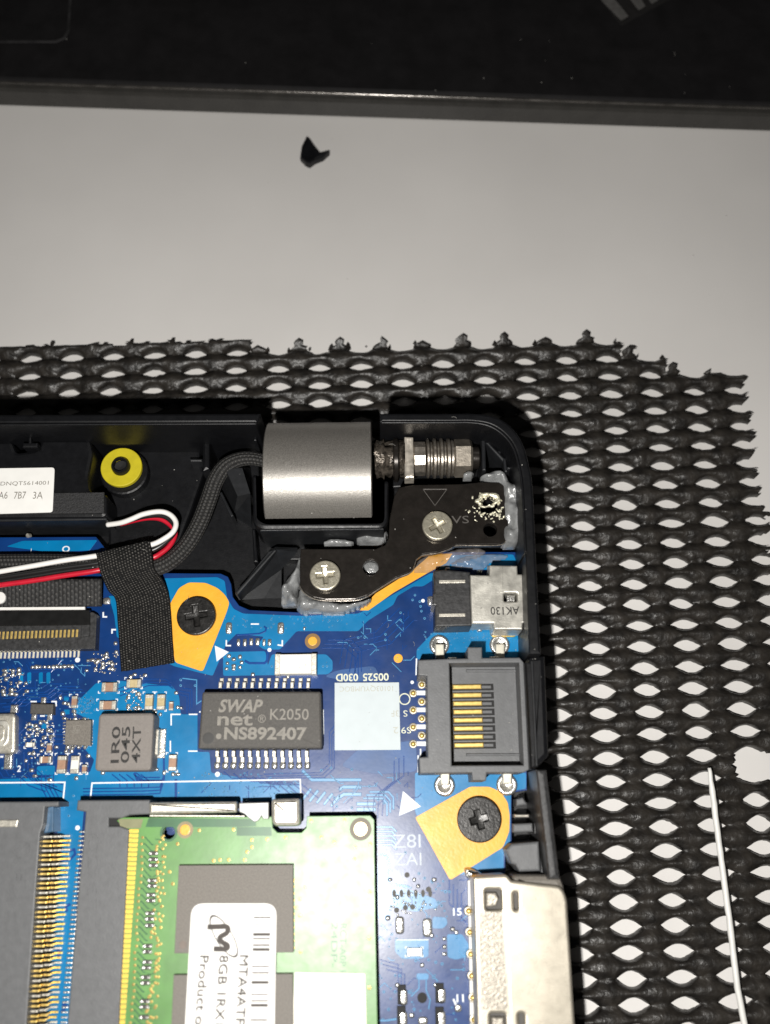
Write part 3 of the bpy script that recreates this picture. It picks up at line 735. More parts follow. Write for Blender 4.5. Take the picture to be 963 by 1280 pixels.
# dense passives at the board's left side: tinned beads small enough to be one mass
bead = MB()
def beadat(px, py, w, h, z=.2):
    cx, cy = P(px, py, ZB+z); p = fillet(box_poly(cx, cy, w, h), min(w, h)*.45, 2)
    r = [bead.ring(p, ZB-.02), bead.ring(p, ZB+z*.5), bead.ring(inset(p, min(w, h)*.25), ZB+z)]
    for a, b in zip(r, r[1:]): bead.quad_strip(a, b)
    bead.f.append(tuple(r[-1])); bead.m.append(0)
for x, y in [(5, 838), (5, 843), (15.5, 838), (15.5, 843), (23, 837), (23, 842), (3, 864), (4, 868), (13.5, 862), (13.5, 867), (19, 868), (33, 864), (49, 833.5), (55, 833.5), (60.5, 833.5), (66, 833.5), (70.5, 833), (75, 833.5), (79.5, 833), (85, 832.5), (90, 833), (44.5, 833.5),
             (36, 905), (36, 912), (35.5, 920), (44, 907), (46, 911), (46, 917), (50, 903), (58, 903), (52, 914), (60, 913), (63, 914), (63, 921), (55, 922), (52, 931), (51, 939), (36, 942), (41, 942), (32, 951), (70, 934), (75, 872), (80, 879), (78, 892), (80, 898), (92, 889), (93, 893), (85, 880), (39, 963), (43, 970), (95, 973), (62, 975), (110, 945), (82, 939), (89, 939), (94, 898.5), (105, 898.5), (84, 934), (90, 934.5), (98, 934), (106, 934),
             (115, 825), (122, 826), (133, 817), (132, 821), (128, 829), (136, 828), (140, 830), (136, 836), (140, 836), (128, 834), (119, 836), (120, 828), (160, 872), (174, 872), (172, 867), (160, 884), (173, 885), (163, 846), (168, 843), (181, 844), (194, 890), (200, 893), (220, 866), (222, 884), (226, 885), (216, 968), (222, 968), (205, 966), (192, 962), (196, 962), (128, 966),
             (497, 1122), (286, 820), (292, 824), (300, 821), (302, 828), (292, 832), (284, 829), (300, 834), (292, 836), (283, 836), (316, 843), (360, 846), (485, 1148), (540, 1170), (497, 1232), (545, 1232), (515, 1270), (566, 1162), (571, 1166), (518, 1100), (488, 1100), (523, 1108), (543, 1100)]:
    beadat(x, y, rs.uniform(.42, .66), rs.uniform(.38, .6), rs.uniform(.15, .32))
for _ in range(210):
    x, y = rs.choice([(rs.uniform(30, 68), rs.uniform(900, 950)), (rs.uniform(0, 30), rs.uniform(836, 870)), (rs.uniform(116, 147), rs.uniform(815, 842)), (rs.uniform(155, 178), rs.uniform(862, 888)), (rs.uniform(486, 545), rs.uniform(1112, 1145))])
    beadat(x, y, rs.uniform(.14, .34), rs.uniform(.14, .3), .12)
part('solder_bead', bead, SOLDER, mobo, smooth=True, auto=None, kind='stuff')
ov = MB()
for k in range(6): ov.prism(circle(*P(493+k*9, 1117, ZB+.06), .22, 12, .42), ZB, ZB+.07)
for x, y in [(507, 1135), (516, 1134), (509, 1094), (536, 1112), (496, 1138)]: ov.prism(circle(*P(x, y, ZB+.1), .3, 12), ZB, ZB+.1)
part('plated_slot', ov, CHIP, mobo, kind='stuff')
part('mounting_hole', MB().lathe(*P(528, 1247.5, ZB+.04), [(.55, ZB), (.55, ZB+.03), (.42, ZB+.04), (.4, ZB+.041)], 20), DARK, mobo)

# crystal can at the left margin
o = part('crystal', MB().prism(fillet(PX([(-40, 893), (16, 891.5), (19, 895), (18.5, 938), (15, 942), (-40, 943)], ZB+1.2), .3), ZB, ZB+1.2, .3), TIN, mobo, label='pressed metal crystal can')
part('rim', MB().prism(fillet(PX([(-40, 901), (8, 900), (12, 906), (11, 926), (5, 934), (-40, 935)], ZB+1.35), .4), ZB+1.1, ZB+1.38, .15), STEEL, o)
part('rim', MB().prism(fillet(PX([(-40, 907), (2, 906), (6, 910), (5, 924), (0, 928), (-40, 929)], ZB+1.45), .3), ZB+1.3, ZB+1.5, .1), TIN, o)
for q in ([(13, 881), (22, 881), (21, 891), (12, 891)], [(5, 943), (15, 943), (14, 962), (4, 962)]): part('terminal', MB().prism(PX(q, ZB+.5), ZB, ZB+.5, .15), SOLDER, o)
# small transistor, QFN
o = part('transistor', MB().prism(PX([(38, 879), (66.5, 880), (66, 893), (37, 892)], ZB+1.0), ZB, ZB+1.0, .15), CHIP, mobo)
for x, y in ((54, 875.5), (42, 896.5), (61.8, 896.5)): part('lead', MB().box(*P(x, y, ZB+.4), .6, .75, ZB, ZB+.45, .12), SOLDER, o)
o = part('square_chip', MB().prism(PX([(82.5, 900.5), (114, 900), (113, 932), (80.5, 931)], ZB+.8), ZB, ZB+.8, .06), CHIPL, mobo)
for k in range(8):
    for q in ((80.5, 903.5+k*3.7, .3, .16), (114.5, 903.5+k*3.7, .3, .16), (84.5+k*3.7, 899.5, .16, .3), (83.5+k*3.7, 932.5, .16, .3)):
        part('lead', MB().box(*P(q[0], q[1], ZB+.1), q[2], q[3], ZB, ZB+.14), SOLDER, o)
text('print', '4E-1', 97, 912, ZB+.8, 1.0, .5, 90, PRINT, o); text('print', '0N5', 93, 912, ZB+.8, .9, .4, 90, PRINT, o)
# power inductor
zi = ZB+3.0
ind = part('inductor', MB().prism(fillet(PX([(123.5, 892), (192.5, 891), (189, 963.5), (118, 964)], zi), .55), ZB, zi, .3), FERR, mobo, label='grey moulded inductor printed 1R0 045 4XT')
for s, x in (('1R0', 144.5), ('045', 157), ('4XT', 170.5)): text('print', s, x, 931, zi, 4.2, 1.0, 91.5, INK, ind, bold=.012)
part('terminal', MB().prism(PX([(191, 911), (208, 911), (206, 948), (189, 948)], ZB+.3), ZB, ZB+.3, .1), SOLDER, ind)
part('terminal', MB().prism(fillet(PX([(192, 911), (199.5, 910), (198, 945), (190, 945)], ZB+1.4), .3), ZB, ZB+1.4, .4), TIN, ind)
# network transformer chip with its gull-wing pins
zc = ZB+3.0
net = part('network_chip', MB().prism(fillet(PX([(253, 865), (401, 864.5), (402.5, 935.5), (247.5, 936)], zc), .25), ZB+.25, zc, .22), CHIP, mobo, label='black network transformer chip')
text('print', 'SWAP', 301, 882.5, zc, 5.3, 1.55, -1, PRINT, net, bold=.03, shear=.25); text('print', 'net', 294, 900, zc, 4.2, 1.35, -1, PRINT, net, bold=.02); text('print', '®', 327.5, 898.5, zc, .95, .95, 0, PRINT, net)
text('print', 'K2050', 362, 893, zc, 4.6, 1.3, -1, PRINT, net, bold=.005); text('print', 'NS892407', 332, 917, zc, 9.8, 1.5, -1, PRINT, net, bold=.03)
part('dimple', MB().lathe(*P(260.6, 923, zc), [(.68, zc-.05), (.68, zc+.012), (.6, zc+.014)], 24), mat('dimple', (.022, .021, .02), .4), net)
part('print', MB().lathe(*P(273.5, 920.5, zc), [(.33, zc), (.33, zc+.015)], 16), PRINT, net)
pin = MB(); pin.box(0, 0, .42, .7, .9, 1.15, .06); pin.box(0, .3, .42, .25, .2, 1.1, .05); pin.box(0, .68, .5, .7, -.02, .26, .1)
pin_me = pin.mesh('pin', TIN)
for k in range(12):
    x, y = P(276+k*9.95, 856, ZB+.8); inst('pin', pin_me, (x, y-.1, ZB), net)
    x, y = P(272+k*10.15, 945, ZB+.8); inst('pin', pin_me, (x, y+.25, ZB), net, math.pi)
for k in range(12): lump(271+k*10.3, 957, .75, .9, .35)
# label sticker on the board
stk = part('paper_label', MB().prism(PX([(418.5, 853.5), (499, 853), (501, 937.5), (418.5, 938)], ZB+.14), ZB+.02, ZB+.15, .02), LABELB, mobo, label='pale blue-white sticker')
GREYI = mat('faded_ink', (.42, .42, .36), .55, var=.1, vs=3)
text('print', '10103QYUMBOC', 458, 860.5, ZB+.15, 6.6, .75, 180, GREYI, stk, th=.008)
text('print', '3F', 494, 892, ZB+.15, .9, .75, 180, GREYI, stk, th=.008); text('print', '2', 495, 913, ZB+.15, .6, .75, 180, GREYI, stk, th=.008)
bt('S', 507, 892, .5, .75, 180, SILKY); bt('S9', 508, 913, 1.2, .75, 180, SILKY)
curve_plate('lettering', [circle(*P(506, 874, ZB), .72, 28), circle(*P(506, 874, ZB), .58, 28)], ZB, ZB+.06, .005, SILKY, mobo)

# ------------------------------------------------------------------ audio jack
zj = ZB+4.8
jk = part('audio_jack', MB().prism(PX([(542.5, 713), (556, 712), (588, 715), (590, 782), (560, 783), (544, 783), (544, 757), (541, 756), (541, 744), (543, 740)], zj-.6), ZB, zj-.6, .2), BLKD, mobo, label='black and nickel audio jack marked AK130')
for y0 in (727, 769): part('slot', MB().prism(PX([(549, y0-2), (582, y0-2.5), (582, y0+1.5), (549, y0+2)], zj-.5), zj-1, zj-.52, .05), TIN, jk)
part('terminal', MB().prism(PX([(540, 744.5), (552, 744), (552, 754), (540, 755)], zj-.9), ZB, zj-1.5, .1), SOLDER, jk)
lump(539, 751, .9, 1.3, .3)
zz = zj
ol = PX([(588, 718.5), (612, 719), (612.5, 706.5), (647, 707), (647.5, 717.5), (656, 718), (660, 778), (654, 779), (653.5, 787), (618, 787), (617, 779.5), (590, 779.5)], zz)
sl = fillet(PX([(630, 741), (647, 741), (647.5, 752), (630, 752)], zz), .25)
sh = curve_plate('shell', [ol, sl], ZB+.5, zz, .2, STEEL, jk)
part('spring', MB().prism(PX([(634, 744), (644, 744), (644, 752), (634, 752)], zz-.7), zz-1.2, zz-.7, .1), SOLDER, jk)
part('fold', MB().prism(PX([(625.5, 709), (629, 709), (629, 741), (626, 741)], zz), zz-.1, zz+.05, .04), STEEL, jk)
text('print', 'AK130', 631.5, 763.5, zz, 3.5, 1.0, 180, INK, jk, bold=.008)
part('nose', MB().prism(PX([(655, 719), (661, 720), (667, 776), (661, 778)], zz-.8), ZB+.5, zz-.8, .4), TIN, jk)
part('terminal', MB().prism(fillet(PX([(612, 789), (648, 789), (645, 796), (615, 796)], ZB+.4), .3), ZB, ZB+.4, .15), GOLD, jk)

CREAM = mat('tinned_strap', (.62, .59, .50), .45, metal=.3, var=.12, vs=2)
for x, y, w, h in ((586, 785, .8, .5), (600, 787, .7, .5), (572, 787, .9, .5), (612, 710, .6, .8), (600, 714, .8, .5), (560, 711, .7, .5), (650, 713, .5, .7)): lump(x, y, w, h, .5)
# ------------------------------------------------------------------ network socket (8 contacts)
zn = 14.6
o1 = PX([(523, 825), (560, 823.5), (585, 823), (585, 809), (603, 809), (603, 822.5), (650, 822), (655, 828), (662, 962), (655, 966), (609, 966), (608, 976), (591, 976), (590, 966), (525, 967), (524, 947), (535, 946), (534, 845), (523, 844)], zn)
h1 = PX([(562, 829), (649, 828.5), (655, 956.5), (565, 957)], zn)
rj = curve_plate('network_socket', [o1, h1], ZB-3, zn, .15, BLK, mobo, label='grey-black network socket with eight gold contacts')
part('recess_floor', MB().prism(inset(ccw(h1), -.3), 8.6, 11.2), BLK, rj)
for y0 in (837, 942): part('rail', MB().prism(PX([(583, y0), (652, y0), (652, y0+3), (583, y0+3)], 11.5), 11, 11.5, .1), BLK, rj)
cm = MB(); cm.box(0, 0, 3.5, .55, 0, .42, .14); cm_me = cm.mesh('contact', GOLD)
cs = MB(); cs.prism(box_poly(0, 0, 5.0, .78), -.3, .02); cs_me = cs.mesh('slot', DARK)
cw = MB(); cw.prism(box_poly(0, 0, 1.2, .36), -.1, .10, .05); cw_me = cw.mesh('tip', BLK)
for k in range(8):
    yy = 858.6+k*10.42
    x, y = P(584+k*.35, yy, 11.6)
    c = inst('contact', cm_me, (x, y, 11.35), rj)
    inst('slot', cs_me, (x+.75, y-.02, 11.24), rj)
    inst('tip', cw_me, (x+2.35, y-.02, 11.3), rj)
pv = MB(); pv.lathe(0, 0, [(.52, -.02), (.52, .08), (.4, .14), (.3, .14), (.25, .05)], 20, cap=False); pv_me = pv.mesh('pin_ring', TIN, smooth=True)
pg = MB(); pg.lathe(0, 0, [(.34, 0), (.34, .2), (.2, .42), (.05, .46)], 16); pg_me = pg.mesh('pin', GOLD, smooth=True)
for k in range(8):
    x, y = P(527.5 if k % 2 == 0 else 516.8, 856+k*10.6, ZB+.1)
    r_ = inst('pin_ring', pv_me, (x, y, ZB), rj); inst('pin', pg_me, (x, y, ZB), r_)
    if k % 2: part('silk_bar', MB().prism(PX([(520, 863.5+(k-1)*10.6), (535, 863.5+(k-1)*10.6), (535, 869+(k-1)*10.6), (521, 869+(k-1)*10.6)], ZB+.1), ZB, ZB+.1), SILK, rj)
for (x, y, d) in ((549.5, 806, 1), (625, 806, 1), (556, 982, -1), (634, 981, -1)):
    cx, cy = P(x, y, ZB+.3)
    s_ = part('solder_post', MB().lathe(cx, cy, [(1.3, ZB-.02), (1.28, ZB+.2), (1.05, ZB+.45), (.75, ZB+.36), (.6, ZB+.2), (.1, ZB+.2)], 22), SOLDER, rj, smooth=True, auto=None)
    part('strap', MB().prism(PX([(x-5, y-1), (x+6, y-1), (x+6.5, y+d*17), (x-5, y+d*17)], ZB+1.6), ZB+.2, ZB+1.6, .15), CREAM, s_)
for q in ([(560, 822), (571, 822), (571, 825), (560, 825)], [(613, 821), (624, 821), (624, 824.5), (613, 824.5)], [(562, 963), (588, 962.5), (588, 966), (562, 966)], [(609, 962), (630, 962), (630, 966), (609, 966)]):
    part('shield', MB().prism(PX(q, zn-1), ZB, zn-.9, .05), TIN, rj)
dm = MB()
for a in (PX([(657, 828), (664, 820), (682, 819), (687, 945), (671, 961), (664, 961)], 16.2),): dm.prism(a, ZF, 16.2, .6)
part('port_door', dm, CASE, case)
part('hinge_line', MB().prism(PX([(664, 826), (667, 826), (673, 958), (670, 958)], 16.5), 16, 16.5, .1), CASE2, case)

# ------------------------------------------------------------------ bracket between network socket and video port
part('switch_block', MB().prism(PX([(633, 1062), (640, 1055), (674, 1052), (676, 1089), (650, 1090), (645, 1082), (640, 1080)], 13), ZF, 13, .25), BLK, case)
part('switch_block', MB().prism(PX([(676, 1060), (684, 1058), (686, 1095), (677, 1094)], 12), ZF, 12, .25), BLK, case)
for q, m_ in (([(642, 1030), (666, 1029), (667, 1040), (642, 1041)], BLK), ([(644, 1018), (662, 1018), (662, 1022), (644, 1022)], TIN), ([(646, 999), (654, 997), (660, 1006), (646, 1008)], BLK), ([(668, 1029), (684, 1028), (685, 1042), (668, 1043)], BLKD), ([(668, 998), (678, 997), (678, 1001), (668, 1002)], TIN)):
    part('clip', MB().prism(PX(q, 10.5), ZF, 10.5, .2), m_, case)

# ------------------------------------------------------------------ video port shell
zh = 15.0
hd = part('video_port', MB().prism(PX([(585, 1101), (592, 1098), (596, 1200), (603, 1420), (590, 1420), (587, 1200)], ZB+.8), ZB, ZB+.8, .1), FLOSS, mobo, label='nickel video port shell with stamped slots')
oA = fillet(PX([(592, 1096), (634, 1093.5), (640, 1101), (702, 1108), (709, 1122), (714, 1200), (719, 1280), (728, 1420), (606, 1420), (597, 1280)], zh), [.3, .3, .1, .6, .6, .1, .1, .1, .1, .1])
s1 = fillet(PX([(607, 1112), (627, 1112), (628, 1138), (608, 1138)], zh), .3)
s2 = fillet(PX([(642, 1116), (648, 1116), (648.5, 1138), (643, 1138)], zh), .3)
s3 = fillet(PX([(613, 1267), (632, 1267), (634, 1300), (614, 1300)], zh), .3)
s4 = fillet(PX([(648, 1267), (656, 1267), (658, 1320), (650, 1320)], zh), .3)
curve_plate('shell', [oA, s1, s2, s3, s4], ZB+.9, zh, .3, SHELL, hd)
part('tongue', MB().prism(PX([(608, 1116), (620, 1116), (624, 1124), (620, 1133), (608, 1134)], zh-.12), zh-.7, zh-.12, .15), GRAIN, hd)
part('tongue', MB().prism(PX([(615, 1272), (630, 1272), (630, 1300), (615, 1300)], zh-.12), zh-.7, zh-.12, .15), GRAIN, hd)
part('inner_shell', MB().prism(PX([(596, 1105), (700, 1115), (710, 1410), (606, 1410)], zh-.9), ZB+1, zh-.9), CHIP, hd)
part('stamped_band', MB().prism(fillet(PX([(599, 1140), (628, 1140), (635, 1262), (602, 1262)], zh), .4), zh-.1, zh+.02, .015), GRAIN, hd)
part('seam', MB().ribbon(PX([(633, 1100), (635, 1160), (640, 1280), (645, 1400)], zh), .28, zh-.03, .045), STEEL, hd)
part('flare', MB().prism(fillet(PX([(641, 1094), (700, 1094), (706, 1109), (708, 1125), (645, 1125)], zh-.7), .5), ZF, zh-.7, .6), CHIPL, hd)  # shell curving away, its shading put into a darker colour
part('solder_tab', MB().prism(fillet(PX([(580, 1086), (590, 1086), (604, 1092), (603, 1098), (584, 1099)], ZB+1.5), .3), ZB, ZB+1.2, .4), SOLDER, hd)
for y in (1139, 1165.5, 1193, 1220, 1247.5, 1275):
    x_ = 586+(y-1139)*.05
    x, y_ = P(x_, y, ZB+.9)
    r_ = inst('pin_ring', pv_me, (x, y_, ZB+.78), hd); inst('pin', pg_me, (x, y_, ZB+.78), r_)

# ------------------------------------------------------------------ empty memory socket (left) and the filled one
zk = 13.0
es = part('memory_socket', MB().prism(PX([(-90, 1003), (73, 1002), (73, 1008), (56, 1009), (54, 1030), (50, 1042), (44, 1120), (33, 1280), (26, 1420), (-90, 1420)], zk), ZB, zk, .15), BLK, mobo, label='empty grey memory socket with bare spring contacts')
part('end_block', MB().prism(PX([(57, 1010), (66, 1007), (66, 1040), (54, 1042)], zk-1), ZB, zk-1.2, .15), mat('clear_plastic', (.06, .12, .2), .25, var=.2, vs=1, coat=.4), es)
part('latch', MB().prism(PX([(-60, 1025), (23, 1025), (21, 1034), (-60, 1035)], zk+.15), zk-.2, zk+.2, .1), TIN, es)
curve_plate('mould_mark', [circle(*P(27, 1063, zk), .95, 28), circle(*P(27, 1063, zk), .8, 28)], zk-.05, zk+.05, .01, BLK, es)
text('moulding', 'F', 26, 1098, zk, .9, 1.2, 90, BLK, es, th=.06)
part('contact_bed', MB().prism(PX([(50, 1043), (72, 1043), (64, 1120), (50, 1280), (44, 1420), (20, 1420), (32, 1280), (44, 1120)], ZB+1.2), ZB, ZB+1.0), DARK, es)
ct = MB()
for (x0, x1, z0, z1) in ((-1.5, -.9, 2.4, 2.75), (-.9, .2, 2.1, 2.6), (.2, .9, 1.4, 2.0), (.9, 1.6, .1, .4)):
    ct.box((x0+x1)/2, 0, x1-x0, .26, z0, z1, .07)
ct.box(.85, 0, .22, .24, .3, 1.6, .03)
ct_me = ct.mesh('spring_contact', GOLD); ct2 = ct_me.copy(); ct2.materials.clear(); ct2.materials.append(TIN)
y0w = P(65, 1046, ZB+2.4)[1]
def lerp_edge(a, b, y): return a[0]+(b[0]-a[0])*(y-a[1])/(b[1]-a[1])
eA, eB = P(64, 1046, ZB+2.4), P(45, 1280, ZB+2.4)
k = 0
while True:
    y = eA[1]-.5*k
    if y < P(45, 1330, ZB+2.4)[1]: break
    inst('spring_contact', ct_me if k % 3 else ct2, (lerp_edge(eA, eB, y)-.1+(.12 if k % 2 else 0), y, ZB), es); k += 1
fs = part('memory_socket', MB().prism(PX([(97, 1000.5), (187, 1000), (187.5, 1018), (162, 1019), (152, 1023), (136, 1023), (136, 1033), (150, 1033), (161, 1037), (157, 1120), (148.5, 1280), (140, 1420), (74, 1420), (84, 1280), (97, 1120), (105, 1040), (107, 1015), (95.5, 1013)], zk), ZB, zk, .15), BLK, mobo, label='grey memory socket holding the green module')
text('moulding', 'LS-CO', 115, 1090, zk, 8.2, 1.2, 93, BLK, fs, th=.06)
part('arm_slot', MB().prism(PX([(135, 1022), (152, 1022), (151, 1034), (135, 1034)], zk-.4), ZB, zk-.5), DARK, fs)
tm = MB(); tm.box(0, 0, .7, .24, 0, .3, .08); tm_me = tm.mesh('solder_tail', SOLDER)
tA, tB = P(104, 1040, ZB+.3), P(80.5, 1280, ZB+.3)
for k in range(62):
    y = tA[1]-.5*k
    inst('solder_tail', tm_me, (lerp_edge(tA, tB, y)-.15, y, ZB), fs)
# metal latch of the filled socket
zl = zk+.8
la = part('latch_arm', MB().prism(fillet(PX([(186, 1003), (296, 1002), (296, 1016), (186, 1018)], zl), .2), zl-1.2, zl, .3), TIN, fs)
part('latch_plate', MB().prism(PX([(299, 1004), (336, 1003), (336, 1024), (329, 1024), (327, 1020), (323, 1026), (318, 1028), (310, 1022), (306, 1018), (299, 1015)], zl-.3), zl-.7, zl-.3, .1), mat('satin_steel', (.42, .42, .41), .5, metal=.5, var=.08, vs=.8), fs)
part('latch_tab', MB().prism(fillet(PX([(339, 999), (375, 998), (375.5, 1030), (371, 1033), (344, 1033), (339.5, 1029)], zl+.3), .3), zl-1.8, zl+.3, .45), TIN, fs)
part('latch_edge', MB().prism(PX([(187, 1018.5), (306, 1019.5), (306, 1021.5), (187, 1021)], zl-.8), zl-1.2, zl-.8, .05), TIN, fs)

# ------------------------------------------------------------------ memory module
zm = 12.6
ram = thing('memory_module', 'green memory module with white printed stickers seated in its socket', 'memory module', (*P(320, 1150, zm), zm-1))
bo = PX([(146, 1026), (152, 1022), (340, 1021), (341, 1035), (347, 1041), (377, 1041), (383, 1035), (384, 1020.5), (463, 1019.5), (468, 1025), (469.5, 1150), (472, 1280), (475, 1420), (128, 1420), (141, 1280), (156, 1036)], zm)
hole = circle(*P(211, 1041, zm), .72, 24)
curve_plate('board', [bo, hole], zm-1.0, zm, .05, GREEN, ram)
dk = MB()
for q in ([(186, 1022.5), (320, 1024), (320, 1033), (292, 1034), (182, 1034)], [(296, 1034), (339, 1034), (340, 1045), (296, 1045)]): dk.prism(PX(q, zm+.015), zm-.02, zm+.015)
part('dark_mask', dk, GREEND, ram)
part('bare_edge', MB().prism(PX([(148, 1024), (179, 1024), (176, 1035.5), (151, 1035.5)], zm+.02), zm-.02, zm+.02), mat('bare_fibre', (.20, .20, .10), .5, var=.1, vs=1), ram)
ringdot(231.5, 1037.5, .93, .58, zm+.03, ram, ORANGE, mat('bare_fibre_brown', (.25, .2, .1), .5))
ringdot(451, 1036.5, 1.25, .78, zm+.03, ram, mat('bright_copper', (.85, .72, .45), .35, metal=.3), mat('bare_fibre_dark', (.11, .085, .05), .5))
curve_plate('hole_ring', [circle(*P(211, 1041, zm+.02), 1.0, 28), circle(*P(211, 1041, zm+.02), .74, 28)], zm-.02, zm+.03, .005, GREEND, ram)
gf = MB(); gf.box(0, 0, 1.05, .40, 0, .05, .015); gf_me = gf.mesh('edge_contact', GOLDF)
gA, gB = P(167.5, 1039, zm+.04), P(150, 1280, zm+.04)
for k in range(62):
    y = gA[1]-.5*k
    if k % 1 == 0: inst('edge_contact', gf_me, (lerp_edge(gA, gB, y), y, zm-.01), ram)
# termination resistor packs, vias and routes near the contacts
rp_me = MB(); rp_me.box(0, 0, .95, .42, 0, .22, .04, 0)
for s_ in (-1, 1): rp_me.box(s_*.36, 0, .3, .26, .0, .27, .05, 1)
rp_me = rp_me.mesh('resistor_pack', [CHIP, SOLDER])
rv, rvd, rt = MB(), MB(), MB()
def rvia(px, py, r=.2):
    x, y = P(px, py, zm); rv.lathe(x, y, [(r, zm-.01), (r*.85, zm+.03), (r*.6, zm+.035)], 10); rvd.lathe(x, y, [(r*.42, zm+.038), (r*.42, zm+.048)], 8)
pk = [(192, 1067), (191.5, 1074.5), (191.5, 1082), (190, 1101), (190, 1107.5), (188.5, 1119), (188.5, 1126), (187.5, 1142), (187, 1149), (187, 1157), (184.5, 1183), (184, 1190), (184, 1203), (183, 1210), (182, 1222), (181.5, 1229), (181, 1252), (180.5, 1259), (180, 1272)]
for x, y in pk:
    inst('resistor_pack', rp_me, (*P(x, y, zm+.2), zm), ram, 0)
rs = random.Random(11)
for k in range(30):
    y = 1047+k*8.0; xl = 177-(y-1047)*.062
    if 1040 < y < 1280:
        rvia(xl+rs.uniform(0, 3), y, .17)
        rt.ribbon(PX([(xl+2, y), (xl+5, y), (xl+13, y+9), (xl+15, y+9)], zm), .13, zm, .03)
        for _ in range(3): rvia(xl+rs.uniform(19, 33), y+rs.uniform(-3, 3), .17)
        if rs.random() < .6: rt.ribbon(PX([(xl+17, y+2), (xl+22, y+rs.uniform(-3, 6)), (xl+27, y+rs.uniform(-3, 6))], zm), .1, zm, .03)
for x, y in [(249, 1038), (292, 1037), (315, 1050), (334, 1049), (357, 1047), (315, 1059), (309, 1065), (306, 1075), (267, 1076), (275, 1075), (286, 1075), (222, 1055), (389, 1026), (431, 1025), (402, 1047), (418, 1053), (444, 1059), (443, 1074), (463, 1055), (368, 1101), (382, 1109), (375, 1124), (371, 1135), (375, 1145), (376, 1190), (462, 1115), (462, 1173), (462, 1235), (212, 1090), (216, 1105)]: rvia(x, y, .22)
for k in range(11): rvia(367.5, 1100+k*8.5, .14)
part('plated_via', rv, mat('via_gold', (.42, .30, .08), .35, metal=.5, var=.3, vs=1), ram, kind='stuff'); part('via_hole', rvd, BROWN, ram, kind='stuff'); part('copper_trace', rt, GREEND, ram, kind='stuff')
zq = zm+1.0
part('memory_chip', MB().prism(PX([(223.5, 1082), (366.5, 1081), (367, 1191), (218, 1192)], zq), zm, zq, .04), CHIPL, ram)
part('memory_chip', MB().prism(PX([(217, 1219), (366, 1217.5), (367, 1420), (208, 1420)], zq), zm, zq, .04), CHIPL, ram)
part('pin_mark', MB().lathe(*P(229, 1181, zq), [(.42, zq-.01), (.42, zq+.01)], 20), mat('pin_mark', (.15, .12, .10), .6), ram)
zy = zq+.12
lb = part('paper_label', MB().prism(fillet(PX([(239.5, 1129.5), (346, 1129.5), (341, 1420), (224, 1420)], zy), [1.35, 1.35, .3, .3], 7), zq-.02, zy, .02), LABEL, ram, label='white printed sticker with barcode and oval logo')
bars = [(186, 10), (214, 4), (245, 4), (300, 4), (332, 22), (369, 10), (424, 12), (462, 22), (517, 4), (538, 3), (560, 3), (608, 10), (662, 11), (702, 3), (745, 22), (778, 4), (800, 3), (849, 9), (903, 10), (942, 22), (996, 3), (1018, 3), (1068, 11), (1100, 4), (1124, 16), (1160, 5), (1190, 12), (1230, 20)]
bm = MB()
for y, t in bars:
    x0 = 225+(634-(y-186)*.033)/6.88; x1 = x0+21.5; yy = 1120+y/6.88; h = t/6.88/2*1.1+.12
    bm.prism(PX([(x0, yy-h), (x1, yy-h), (x1, yy+h), (x0, yy+h)], zy), zy-.01, zy+.01)
part('barcode', bm, INKB, lb)
def lp(pts): return PX([(225+a/6.88, 1120+b/6.88) for a, b in pts], zy)
lg = MB()
pth = smooth_path([Vector((*q, 0)) for q in lp([(236, 268), (330, 266), (390, 264), (415, 285), (400, 322), (352, 350), (342, 375), (368, 402), (408, 425), (408, 450), (380, 458), (290, 456)])], 4)
lg.ribbon([(p.x, p.y) for p in pth], .54, zy-.01, .022)
part('logo', lg, INKB, lb)
ang = math.atan2(365, 215); e1, e2 = [], []
for k in range(56):
    t = 2*math.pi*k/56
    for lst, A_, B_, sh_ in ((e1, 210, 75, 0), (e2, 190, 66, 2)):
        u, v = A_*math.cos(t), B_*math.sin(t)
        lst.append((378+u*math.cos(ang)-v*math.sin(ang), 348+u*math.sin(ang)+v*math.cos(ang)))
curve_plate('logo', [lp(e1), lp(e2)], zy-.01, zy+.014, .001, INKB, lb)
for s_, cx_, cy_, w_ in (('MTA4ATF1', 302.3, 1241, 7.3), ('8GB 1RX16', 276.5, 1245, 7.9), ('Product of', 252, 1241.5, 7.3)):
    text('print', s_, cx_, cy_, zy, w_, .95, -92, INKB, lb, th=.012, strike=.06)
lq = part('paper_label', MB().prism(PX([(368.5, 1215.5), (457, 1217), (461, 1420), (360, 1420)], zm+.15), zm-.01, zm+.15, .02), LABELY, ram, label='cream square sticker')
for s_, x, y in (('RCT-A0P P', 429, 1187), ('24DP-1', 418, 1185)): text('lettering', s_, x, y, zm, 5.2, .7, -91, GREEND, ram, th=.02)

# ------------------------------------------------------------------ screws
def screw(label, px, py, z, r, hm, h=.7, cross=.55, rot=0, group=None, rim=None):
    x, y = P(px, py, z)
    t = thing('screw', label, 'screw', (x, y, z-h), group)
    a, b = r*cross, r*.125
    c = [(a, b), (b*1.1, b*1.1), (b, a), (-b, a), (-b*1.1, b*1.1), (-a, b), (-a, -b), (-b*1.1, -b*1.1), (-b, -a), (b, -a), (b*1.1, -b*1.1), (a, -b)]
    ca, sa = math.cos(rot), math.sin(rot)
    c = [(x+u*ca-v*sa, y+u*sa+v*ca) for u, v in c]
    curve_plate('head', [circle(x, y, r, 48), c], z-h, z, .16, hm, t)
    part('recess', MB().lathe(x, y, [(r*.75, z-h-.2), (r*.75, z-.45), (.02, z-.75)], 24), hm, t)
    return t
screw('black cross-head screw on the orange pad beside the woven tape', 245, 769.5, ZB+1.0, 2.45, SCREWB, rot=.15)
